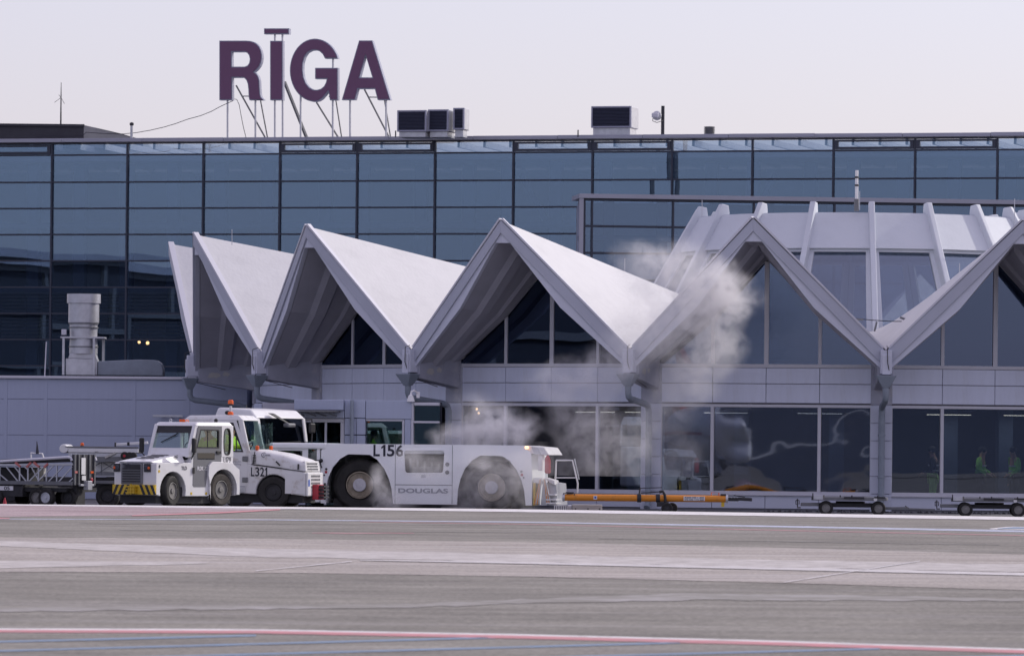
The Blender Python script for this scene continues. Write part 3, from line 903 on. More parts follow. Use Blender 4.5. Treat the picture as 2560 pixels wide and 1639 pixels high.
vbox('door_pane', 768, 811, 1056, 1262, .1, .13, M['glass_door'], 0); vbox('door_pane', 817, 851, 1056, 1262, .1, .13, M['glass_door'], 0)
vbox('door_frame', 811.3, 816.7, 1056, 1262, .04, .16, M['frame']); vbox('door_frame', 764.3, 861, 1046, 1055.7, .04, .16, M['frame']); vbox('door_frame', 851.3, 861, 1056, 1262, .04, .16, M['frame'])
vbox('window_pane', 915, 1006, 1052, 1262, .25, .28, M['glass_door'], 0)
vbox('window_frame', 1006.3, 1012, 1046.3, 1262, .05, .3, M['frame']); vbox('window_frame', 915, 1006, 1046.3, 1051.7, .05, .3, M['frame'])
vbox('wall_panel', 1013, 1028, 1046.5, 1262, .03, .3, M['annex'])
vbox('window_pane', 1035, 1099, 1012, 1050, .25, .28, M['glass_door'], 0); vbox('window_pane', 1035, 1099, 1056, 1262, .25, .28, M['glass_door'], 0)
vbox('window_frame', 1028.3, 1034.7, 1004, 1262, .05, .3, M['frame']); vbox('window_frame', 1035, 1099, 1004, 1011.7, .05, .3, M['frame']); vbox('window_frame', 1035, 1099, 1050.3, 1055.7, .05, .3, M['frame'])
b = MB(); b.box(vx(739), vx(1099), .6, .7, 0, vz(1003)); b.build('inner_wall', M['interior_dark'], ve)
vbox('wall_panel', 620, 640, 1010, 1262, .9, 1.1, M['annex']); vbox('wall_panel', 641, 737, 1008, 1262, .9, 1.1, M['soffit'])
sc_ = thing('security_camera', 'small white dome camera on a curved bracket above the dark window', 'camera', U(1030, 990, 139.2))
b = MB(); b.lathe([(.02, .05), (.06, .02), (.10, -.10), (.11, -.14), (.02, -.15)], 14, 'z', (-.03, 0, 0)); b.build('dome', M['white'], sc_, smooth=True)
b = MB(); b.tube([(-.03, 0, .04), (-.02, .02, .12), (.06, .04, .15), (.13, .1, .10), (.16, .3, .08)], .025); b.box(.11, .20, .12, .16, -.04, .12); b.build('bracket', M['white'], sc_)

# ---------------------------------------------------------------- lantern tower on the roof centre
TO = Vector((10.32, 158, 0))
tw = thing('lantern_tower', 'white flared lantern tower with splayed ribs and big windows above the round roof', 'tower', TO)
def tr(z): return 4.75 + (8.55 - z) * .575         # wall radius
tb = {}
a = R(10)
def TP(ang, r_, z): return Vector((r_ * math.sin(ang), -r_ * math.cos(ang), z))
def bayplate(z0, z1, o0, o1, th, x0=-1, x1=1):
    b = MB()
    for (u0, u1) in ((x0, x1),):
        def P(u, z, o):
            r_ = tr(z) + o; q = TP(a * u, r_ / math.cos(a * u) * math.cos(a), z); return q
        b.hexa([P(u0, z0, o0), P(u1, z0, o0), P(u1, z1, o1), P(u0, z1, o1)], [P(u0, z0, o0 - th), P(u1, z0, o0 - th), P(u1, z1, o1 - th), P(u0, z1, o1 - th)])
    return b
tb['upper_band'] = bayplate(7.46, 8.50, .16, .16, .22).mesh('upper_band', M['tower'], bev=.01)
b = bayplate(7.36, 7.46, .02, .02, .2, -.93, .93); 
for u0, u1 in ((-.99, -.80), (.80, .99)):
    q = bayplate(5.10, 7.46, .0, .0, .2, u0, u1); b.add(q.v, q.f)
q = bayplate(5.0, 5.12, .02, .02, .2, -.98, .98); b.add(q.v, q.f)
tb['window_frame'] = b.mesh('window_frame', M['tower'], bev=.012)
tb['pane'] = bayplate(5.12, 7.36, -.07, -.07, .02, -.80, .80).mesh('pane', M['glass_tower'])
b = MB()
pts = [(tr(8.5) - .12, 8.56), (tr(8.82) + .10, 8.80), (tr(8.82) + .34, 8.84), (tr(4.6) + .34, 4.6), (tr(4.6) - .15, 4.6)]
b.hexa([(-.085, -p[0], p[1]) for p in pts], [(.085, -p[0], p[1]) for p in pts])
tb['rib'] = b.mesh('rib', M['tower'], bev=.03, seg=2)
tb['base_wall'] = bayplate(4.5, 5.0, .05, .05, .2).mesh('base_wall', M['tower'])
for k in range(18):
    for nm in ('upper_band', 'window_frame', 'pane', 'base_wall'):
        o = place(nm, tb[nm], DA * k + DA / 2, tw)
    place('rib', tb['rib'], DA * k, tw)
b = MB(); b.lathe([(4.85, 8.40), (4.85, 8.52), (.1, 8.7)], 36); b.build('roof', M['tower'], tw)
b = MB(); b.lathe([(4.9, 8.1), (4.9, 8.2), (.1, 8.2)], 36); b.build('ceiling', M['tower'], tw)
b = MB(); b.lathe([(6.6, 4.95), (6.6, 5.06), (.1, 5.06)], 36); b.build('floor', M['panel'], tw)
an = thing('rooftop_antenna', 'tall white stick antenna with dark clamps on the tower roof', 'antenna', U(2141, 528, 153))
b = MB(); b.tube([(0, 0, 0), (0, 0, .35)], .07); b.build('foot', M['galv_dark'], an)
b = MB(); b.tube([(0, 0, .35), (0, 0, 1.18)], .045); b.tube([(.02, 0, .3), (.02, 0, .8)], .03); b.build('mast', M['white'], an, smooth=True)
for z in (.72, .95):
    b = MB(); b.lathe([(.06, z), (.06, z + .05)], 8); b.build('clamp', M['black'], an)
for i, (px, y0, y1) in enumerate(((1755, 500, 540), (2149, 478, 525), (2536, 497, 560))):
    b = MB(); b.tube([(0, 0, 0), (0, 0, (y1 - y0) / 86)], .012, 5); o = b.build('lightning_rod', M['galv'], tw); o.location = U(px, y1, 153.6) - TO
gr = thing('roof_cable_run', 'thin black cable with junction boxes strung across the roof valley below the tower', 'cable')
b = MB(); p = [U(2127, 795, 144), U(2180, 800, 144), U(2230, 803, 144), U(2268, 803, 144)]; b.tube(p, .012, 5); b.build('cable', M['black'], gr)
b = MB(); b.bar(U(2130, 798, 143.9), U(2158, 799, 143.9), .05, .05); b.bar(U(2250, 793, 143.9), U(2272, 802, 143.9), .06); b.bar(U(2186, 828, 144), U(2192, 804, 144), .05); b.build('junction_box', M['galv_dark'], gr)

# ---------------------------------------------------------------- annex on the left with the flue
AO = Vector((U(618, 1100, 156.6).x, 156.6, 0))
AYAW = R(-8)
ax = thing('cladding_annex', 'low windowless annex clad in flat grey panels at the left edge', 'building', AO, AYAW)
AT = Vector((math.cos(AYAW), math.sin(AYAW), 0))
axs = [on_plane(px, 1000, AO, AT)[0] for px in (-560, -330, -110, 14, 114, 335, 470, 618)]
azs = [0.0] + [on_plane(200, py, AO, AT)[1] for py in (1088, 998, 947)]
b = MB(); b.box(axs[0], axs[-1], .06, 8, 0, azs[-1]); b.build('wall_core', M['annex'], ax)
for i in range(len(axs) - 1):
    for j in range(3):
        b = MB(); b.box(axs[i] + .006, axs[i + 1] - .006, 0, .05, azs[j] + .006, azs[j + 1] - .006)
        b.build('cladding_panel', M['annex'], ax, bev=.004)
for x in axs[1:-1]:
    b = MB(); b.box(x - .055, x + .055, -.012, -.002, 0, azs[-1]); b.build('cover_strip', M['annex'], ax, bev=.003)
z1 = azs[-1]
b = MB(); b.box(axs[0], axs[-1] - 1.3, -.09, 1.0, z1 + .002, z1 + .085); b.build('coping', M['coping'], ax, bev=.012)
b = MB(); b.box(axs[0], axs[-1], 1.0, 8, z1 - .05, z1); b.build('roof', M['galv_dark'], ax)
b = MB(); b.box(axs[-1] - 1.65, axs[-1] - .02, -.03, -.002, z1 - 2.2, z1 - .72); b.build('lower_panel', M['annex'], ax)

fl = thing('exhaust_flue', 'fat galvanised exhaust flue in a steel stand on the annex roof', 'flue', U(208, 938, 159) , 0); fl.scale = (1.06,) * 3
q_ = FPX / 150
def fz(py): return (938 - py) / q_
b = MB(); b.lathe([(.40, fz(884)), (.40, fz(866)), (.385, fz(846)), (.395, fz(812)), (.41, fz(811)), (.41, fz(808)), (.435, fz(806)), (.435, fz(758))], 28); b.build('pipe', M['galv'], fl, smooth=True)
b = MB(); b.lathe([(.43, fz(759)), (.478, fz(758)), (.478, fz(735)), (.44, fz(735)), (.44, fz(745))], 28); b.build('cowl', M['galv'], fl, smooth=True)
for z in (820, 868, 810):
    b = MB(); b.lathe([(.425, fz(z)), (.425, fz(z) + .03)], 28); b.build('collar', M['galv_dark'], fl)
b = MB(); b.box(-.62, .62, -.42, .42, fz(846), fz(842)); b.build('stand_top', M['galv'], fl, bev=.005)
for x, y in ((-.53, -.40), (.33, -.40), (.53, .40), (-.33, .40)):
    b = MB(); b.box(x - .035, x + .035, y - .02, y + .02, 0, fz(846)); b.build('stand_leg', M['galv'], fl, bev=.004)
b = MB(); b.prism([(-.47, 0), (.42, 0), (.42, fz(897)), (-.47, fz(896))], -.33, .33); b.prism([(-.40, fz(896)), (.40, fz(897)), (.36, fz(883)), (-.36, fz(883))], -.3, .3); b.build('plenum_box', M['galv'], fl, bev=.01)
b = MB()
pr = [(.42, 0), (2.28, 0), (2.28, .18), (2.22, .36), (2.08, .45), (1.6, .46), (1.0, .43), (.42, .40)]
b.prism(pr, -.28, .5); b.build('duct', M['pipe'], fl, bev=.02)
b = MB(); b.box(-.60, -.46, -.35, -.2, fz(838), fz(824)); b.build('control_box', M['coping'], fl, bev=.01)
b = MB(); b.tube([U(112, 939, 158.5), U(116, 854, 158.5)], .018, 6); tag(b.build('roof_rod', M['coping']), 'thin pale lightning rod standing on the annex roof left of the flue', 'rod')
# ---------------------------------------------------------------- roof sign
from mathutils.geometry import tessellate_polygon
def offset_poly(poly, d):
    n = len(poly); A = sum(poly[i][0] * poly[(i + 1) % n][1] - poly[(i + 1) % n][0] * poly[i][1] for i in range(n))
    sg = 1 if A > 0 else -1
    out = []
    for i in range(n):
        a, b_, c = Vector(poly[i - 1]), Vector(poly[i]), Vector(poly[(i + 1) % n])
        e1 = (b_ - a).normalized(); e2 = (c - b_).normalized()
        n1 = Vector((-e1.y, e1.x)) * sg; n2 = Vector((-e2.y, e2.x)) * sg
        m = (n1 + n2); m = m / max(.35, m.length_squared / 2) if m.length > 1e-6 else n1
        out.append(tuple(b_ + m * d * (1 if m.length < 3 else .5)))
    return out
def solid_holes(outer, holes, y0, y1):
    b = MB(); loops = [outer] + holes
    flat = [p for l_ in loops for p in l_]
    tris = tessellate_polygon([[Vector((p[0], p[1], 0)) for p in l_] for l_ in loops])
    n = len(flat)
    vs = [(p[0], y0, p[1]) for p in flat] + [(p[0], y1, p[1]) for p in flat]
    fs = [list(t) for t in tris] + [[n + i for i in t] for t in tris]
    s = 0
    for l_ in loops:
        for i in range(len(l_)):
            j = (i + 1) % len(l_)
            fs.append([s + i, s + j, n + s + j, n + s + i])
        s += len(l_)
    return b.add(vs, fs)
LO = GO - GNm * 1.0
def SP(cx, cy):
    return on_plane(500 + cx * .21613, 40 + cy * .21613, LO, GT)
def letter(name, label, loops, posts, braces, extra=()):
    pts = [[SP(*p) for p in l_] for l_ in loops]
    x0 = pts[0][0][0]
    t = thing(name, label, 'sign letter', LO + GT * x0 + Vector((0, 0, ZROOF - .3)), YAW_G, 'letters of the purple roof sign')
    z0 = ZROOF - .3
    loc = [[(a - x0, z - z0) for a, z in l_] for l_ in pts]
    def body(nm_s, nm_f, loc):
        solid_holes(loc[0], loc[1:], -.13, .13).build(nm_s, M['sign_edge'], t)
        inner = [offset_poly(loc[0], .042)] + [offset_poly(h, -.042) for h in loc[1:]]
        solid_holes(inner[0], inner[1:], -.155, -.131).build(nm_f, M['purple'], t)
    body('letter_case', 'letter_face', loc)
    for l_ in extra:
        q = [SP(*p) for p in l_]; body('macron_case', 'macron_face', [[(a - x0, z - z0) for a, z in q]])
    for (cx, c0, c1) in posts:
        a, za = SP(cx, c0); a2, zb = SP(cx, c1)
        b = MB(); b.tube([(a - x0, .02, za - z0), (a2 - x0, .02, zb - z0)], .042, 7); b.build('post', M['galv'], t)
    for (c0, d0, c1, d1, w, dep) in braces:
        a, za = SP(c0, d0); a2, zb = SP(c1, d1)
        b = MB(); b.bar((a - x0, .21, za - z0), (a2 - x0 + .0, dep, zb - z0), w); b.build('brace', M['galv_dark'], t)
Rr = [(235, 290), (545, 290), (590, 293), (630, 304), (668, 327), (698, 360), (716, 398), (726, 445), (728, 490), (720, 540), (702, 585), (675, 622), (640, 653),
      (665, 672), (686, 705), (698, 750), (702, 830), (707, 905), (719, 945), (745, 970), (745, 978), (582, 978), (574, 940), (570, 850), (563, 790), (548, 748), (527, 725), (505, 718), (385, 718), (385, 978), (235, 978)]
Rh = [(380, 422), (528, 422), (556, 432), (578, 460), (587, 505), (580, 548), (560, 577), (528, 590), (380, 590)]
letter('sign_letter', 'purple capital letter R, first of the roof sign, on steel posts', [Rr, Rh],
       [(318, 975, 1420), (640, 975, 1420)], [(400, 800, 655, 1420, .05, 1.4), (683, 975, 718, 1420, .04, .8), (460, 925, 572, 925, .04, .21)])
letter('sign_letter', 'purple capital letter I with a separate macron bar above it on the roof sign', [[(822, 292), (968, 292), (968, 978), (822, 978)]],
       [(865, 975, 1420), (955, 975, 1420), (866, 210, 295), (953, 210, 295)], [(960, 760, 1115, 1420, .10, 1.6)], extra=[[(752, 148), (1040, 148), (1040, 215), (752, 215)]])
Gg = [(1340 + 290 * math.cos(R(th)), 632 - 365 * math.sin(R(th))) for th in range(22, 272, 8)]
Gg[0] = (1606, 498)
Gg += [(1385, 988), (1425, 962), (1462, 920), (1493, 880), (1503, 910), (1512, 978), (1605, 978), (1605, 604), (1342, 604), (1342, 733), (1476, 733), (1466, 775), (1445, 815), (1410, 845), (1365, 858),
       (1320, 855), (1275, 830), (1235, 780), (1208, 710), (1198, 630), (1202, 550), (1222, 480), (1255, 430), (1300, 405), (1350, 400), (1395, 415), (1430, 447), (1456, 498)]
letter('sign_letter', 'purple capital letter G, third of the roof sign, on thin posts', [Gg],
       [(1163, 920, 1420), (1535, 975, 1420), (1538, 495, 607)], [(1330, 995, 1508, 1420, .05, 1.4), (1556, 975, 1578, 1420, .04, .8), (1478, 930, 1512, 936, .05, .1)])
letter('sign_letter', 'purple capital letter A, last of the roof sign, beside the small louvred vents', [[(1850, 288), (2003, 288), (2213, 976), (2065, 976), (2032, 848), (1838, 848), (1805, 976), (1650, 976)], [(1926, 458), (2003, 714), (1858, 714)]],
       [(1735, 970, 1420), (2152, 970, 1420)], [(1885, 845, 2097, 1420, .05, 1.4), (2118, 970, 2146, 1420, .04, .8), (1925, 936, 2058, 938, .04, .21)])
b = MB(); b.tube([U(x, y, 214) for x, y in ((583, 252), (565, 260), (550, 267), (528, 279), (500, 290), (470, 298), (440, 309), (410, 318), (375, 326), (340, 332), (309, 335), (260, 334), (214, 331))], .014, 5)
tag(b.build('power_cable', M['ink']), 'thin sagging cable running from the letter R down to the dark rooftop block', 'cable')
b = MB(); b.tube([U(x, y, 214.3) for x, y in ((586, 248), (592, 249), (598, 262), (603, 290), (609, 320), (615, 344))], .013, 5)
tag(b.build('power_cable', M['ink']), 'short loose cable hanging from the letter R straight to the roof', 'cable')

# ---------------------------------------------------------------- rooftop plant
def vent(px0, px1, py0, py1, pyb, label, depth=1.3):
    y = 214.0
    a = U(px0, py0, y); c = U(px1, py1, y); w = c.x - a.x; h = a.z - c.z
    zb = U(px0, pyb, y).z
    t = thing('louvre_vent', label, 'vent', (a.x, y, zb), YAW_G, 'louvred vents on the terminal roof')
    z0, z1 = c.z - zb, a.z - zb
    b = MB(); b.box(.06, w - .06, .1, depth - .1, 0, z0); b.build('curb', M['galv'], t, bev=.01)
    b = MB(); b.box(0, w, .12, depth, z0, z1); b.build('housing', M['galv'], t, bev=.02)
    b = MB(); f = .06
    b.box(0, w, 0, .12, z1 - f, z1); b.box(0, w, 0, .12, z0, z0 + f); b.box(0, f, 0, .12, z0 + f, z1 - f); b.box(w - f, w, 0, .12, z0 + f, z1 - f); b.build('frame', M['sign_edge'], t)
    n = max(8, int((h - .1) / .058)); b = MB(); st = (h - 2 * f) / n
    b.hexa([(f, .0, 0), (w - f, .0, 0), (w - f, .012, .0), (f, .012, .0)], [(f, .07, st * .75), (w - f, .07, st * .75), (w - f, .082, st * .75), (f, .082, st * .75)])
    sm = b.mesh('louvre', M['louvre'])
    for i in range(n): link('louvre', sm, t).location = (0, .0, z0 + f + st * i)
    b = MB(); b.box(f, w - f, .09, .119, z0 + f, z1 - f); b.build('back_plate', M['ink'], t)
vent(993, 1068, 276, 330, 343, 'wide louvred vent next to the letter A, first of the left cluster')
vent(1070, 1122, 274, 329, 343, 'squarish louvred vent in the middle of the left cluster of roof vents')
vent(1133, 1161, 270, 324.5, 343, 'narrow upright louvred vent, the slimmest on the roof', .8)
vent(1478, 1580, 266, 320.5, 341, 'largest louvred vent standing alone on the roof left of the dish')
t = thing('dish_mast', 'dark roof mast carrying a small round microwave dish', 'antenna', U(1656.6, 342, 214))
k = FPX / 214
b = MB(); b.tube([(0, 0, 0), (0, 0, 77 / k)], .07, 8); b.build('mast', M['penthouse'], t)
b = MB(); b.lathe([(.05, -.18), (.16, -.14), (.19, -.04), (.19, .05), (.04, .06)], 20, 'y', (-.24, -.1, 52 / k)); b.build('dish', M['galv'], t, smooth=True)
b = MB(); b.box(-.46, -.18, -.42, -.3, 46 / k, 58 / k); b.build('radio_unit', M['coping'], t, bev=.03)
b = MB(); b.tube([(-.4, -.3, 46 / k), (-.42, -.3, 38 / k), (-.25, -.3, 34 / k), (0, -.08, 40 / k)], .015, 5); b.build('cable', M['ink'], t)
t = thing('roof_cowl', 'short ribbed round vent cowl on the terminal roof right of the dish', 'vent', U(1773.5, 342, 214))
b = MB(); pr = []
for i in range(9):
    z = .06 + i * .04; pr += [(.17, z), (.225, z + .005), (.225, z + .022), (.17, z + .028)]
b.lathe(pr, 18); b.build('cowl_rings', M['galv_dark'], t)
b = MB(); b.lathe([(.2, -.1), (.2, .06)], 18); b.build('pipe', M['galv'], t)
for i, (px, y0, y1) in enumerate(((1445, 325, 343), (989, 327, 343))):
    b = MB(); b.bar((0, 0, 0), (0, 0, (y1 - y0) / k), .05); o = b.build('cable_bracket', M['penthouse']); o.location = U(px, y1, 213.5)
    tag(o, ('short dark perforated bracket on the roof edge between the vents', 'short dark perforated bracket beside the letter A and its neighbouring vent')[i], 'bracket')
t = thing('rooftop_block', 'long dark rooftop block with paler sloping end at the upper left', 'roof structure', U(0, 345, 221))
k2 = FPX / 221
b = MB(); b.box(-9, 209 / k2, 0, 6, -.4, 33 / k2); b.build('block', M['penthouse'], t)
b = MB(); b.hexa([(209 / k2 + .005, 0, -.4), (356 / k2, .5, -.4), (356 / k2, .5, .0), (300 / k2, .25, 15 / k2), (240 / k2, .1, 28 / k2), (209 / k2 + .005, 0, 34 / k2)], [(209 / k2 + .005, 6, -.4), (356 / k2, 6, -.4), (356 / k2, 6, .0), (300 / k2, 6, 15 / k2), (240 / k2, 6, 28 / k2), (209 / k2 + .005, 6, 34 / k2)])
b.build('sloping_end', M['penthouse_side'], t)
b = MB(); b.box(-9, 211 / k2, -.08, -.005, 30 / k2, 36 / k2); b.build('edge_trim', M['penthouse'], t)
t = thing('antenna_mast', 'thin antenna mast with short side rods on the dark rooftop block', 'antenna', U(152, 312, 222))
b = MB(); b.tube([(0, 0, 0), (0, 0, 60 / k2), (0, 0, 106 / k2)], [.035, .025, .012], 6); b.build('mast', M['penthouse'], t)
for dx, dz in ((-.28, -.2), (.14, -.25), (-.1, .12)):
    b = MB(); b.bar((0, 0, 68 / k2), (dx, .1, 68 / k2 + dz), .014); b.build('side_rod', M['penthouse'], t)
t = thing('vent_pipe', 'slim vent pipe with dark cap on the roof edge left of the sign', 'pipe', U(329, 345, 214))
b = MB(); b.tube([(0, 0, 0), (0, 0, .5)], .055); b.build('pipe', M['galv'], t, smooth=True)
b = MB(); b.lathe([(.07, .5), (.085, .53), (.085, .60), (.03, .63)], 12); b.build('cap', M['penthouse'], t)
b = MB(); b.tube([U(x, y, 214.2) for x, y in ((90, 343), (120, 340), (180, 341), (208, 338), (214, 332))], .012, 5); tag(b.build('power_cable', M['ink']), 'short cable lying along the parapet under the dark rooftop block', 'cable')
# ---------------------------------------------------------------- vehicles
def text_mesh(body, w, h, m, bold=0.0, depth=.004):
    """flat lettering scaled to w x h, standing in the x,z plane facing -y, centred"""
    cu = bpy.data.curves.new('lettering', 'FONT')
    cu.body = body; cu.align_x = 'CENTER'; cu.extrude = .01; cu.offset = bold; cu.space_line = .95
    ob = bpy.data.objects.new('lettering', cu); COL.objects.link(ob)
    dg = bpy.context.evaluated_depsgraph_get()
    me = bpy.data.meshes.new_from_object(ob.evaluated_get(dg))
    bpy.data.objects.remove(ob); bpy.data.curves.remove(cu)
    xs = [v.co.x for v in me.vertices]; ys = [v.co.y for v in me.vertices]
    cx, cy = (min(xs) + max(xs)) / 2, (min(ys) + max(ys)) / 2
    fx = w / (max(xs) - min(xs)); fy = h / (max(ys) - min(ys)); fz = depth / .02
    for v in me.vertices:
        x, y, z = v.co
        v.co = ((x - cx) * fx, -z * fz, (y - cy) * fy)
    me.materials.clear(); me.materials.append(m)
    return me
def text(parent, body, x, y, z, w, h, m, bold=0.0, rz=0, name='lettering'):
    o = link(name, text_mesh(body, w, h, m, bold), parent)
    o.location = (x, y, z); o.rotation_euler = (0, 0, rz); return o

def number(parent, s, x, y, z, w, h, m, bold=.012, rz=0):
    """stencil style number: every character a lettering part of its own"""
    rel = [{'L': .86, '1': .58}.get(c, 1.0) for c in s]; gap = .20
    u = w / (sum(rel) + gap * (len(s) - 1)); a = -w / 2
    dx, dy = math.cos(rz), math.sin(rz)
    for c, r_ in zip(s, rel):
        cw = u * r_; cx = a + cw / 2
        if c == '1':
            b = MB(); s1 = u * .30; x1 = cw / 2 - .04 * cw
            b.prism([(x1 - s1, -h / 2), (x1, -h / 2), (x1, h / 2), (x1 - s1 * .75, h / 2), (-cw / 2, h * .30), (-cw / 2, h * .13), (x1 - s1, h * .26)], -.002, .002)
            o = b.build('lettering', m, parent)
        else:
            o = link('lettering', text_mesh(c, cw, h, m, bold), parent)
        o.location = (x + cx * dx, y + cx * dy, z); o.rotation_euler = (0, 0, rz)
        a += cw + gap * u

def wheel(parent, x, y, z, r, w, side, rimr=.55, tyre='rubber', rim='rim', bolts=8, steer=0, lugs=0):
    """wheel on a y axle; side = +1/-1 direction of the visible face"""
    b = MB(); s = side
    pr = [(r * rimr, s * w * .34), (r * (rimr + .06), s * w * .48), (r * .86, s * w * .52), (r * .955, s * w * .44), (r, s * w * .30), (r, -s * w * .30), (r * .95, -s * w * .46), (r * rimr, -s * w * .46)]
    b.lathe(pr, 32, 'y')
    if lugs:
        for i in range(lugs):
            a = 2 * math.pi * i / lugs
            for q, off in ((.16, 0), (-.16, math.pi / lugs)):
                c, d = math.cos(a + off), math.sin(a + off)
                p0 = Vector((c * r * .97, s * w * q * 2.6, d * r * .97)); p1 = Vector((c * r * 1.015, s * w * q * .2, d * r * 1.015))
                b.bar(p0, p1, r * .10, r * .05)
    o = b.build('wheel', M[tyre], parent, smooth=True); o.location = (x, y, z); o.rotation_euler = (0, 0, steer)
    b = MB(); q = rimr * r
    b.lathe([(q, s * w * .36), (q * 1.0, s * w * .47), (q * .93, s * w * .48), (q * .86, s * w * .30), (q * .55, s * w * .16), (q * .50, s * w * .30), (q * .34, s * w * .32), (q * .30, s * w * .46), (.004, s * w * .47)], 28, 'y')
    ro = b.build('rim', M[rim], o, smooth=True)
    b = MB()
    for i in range(bolts):
        a = 2 * math.pi * i / bolts
        b.lathe([(q * .055, s * w * .14), (q * .055, s * w * .26), (.002, s * w * .27)], 6, 'y', (math.cos(a) * q * .70, 0, math.sin(a) * q * .70))
    bo = b.build('wheel_bolts', M['chassis'], o); bo['kind'] = 'stuff'
    return o

def arch(cx, zc, r, z0, n=14, flat=None):
    """points of a wheel opening from right to left above z0"""
    pts = []
    a0 = math.asin(max(-1, min(1, (z0 - zc) / r)))
    for i in range(n + 1):
        a = a0 + (math.pi - 2 * a0) * i / n
        z = zc + r * math.sin(a)
        pts.append((cx + r * math.cos(a), min(z, flat) if flat else z))
    return pts

def mirror(parent, x, y, z, w, h, arm, m='black'):
    b = MB(); b.box(x - w / 2, x + w / 2, y - .05, y + .05, z - h / 2, z + h / 2); b.build('mirror', M[m], parent, bev=.03, seg=2)
    b = MB(); b.tube([arm, (x, y, z - h / 2), (x, y, z)], .015, 6); b.build('mirror_arm', M['black'], parent)

def beacon(parent, x, y, z, r=.06, h=.1, stalk=.05):
    b = MB(); b.lathe([(r * .6, 0), (r * .6, stalk), (r * 1.1, stalk), (r * 1.1, stalk + .02), (.01, stalk + .02)], 12, 'z', (x, y, z)); b.build('beacon_base', M['chassis'], parent)
    b = MB(); b.lathe([(r, stalk + .02), (r * .95, stalk + h * .8), (r * .6, stalk + h), (.01, stalk + h)], 14, 'z', (x, y, z)); b.build('beacon', M['amber'], parent, smooth=True)

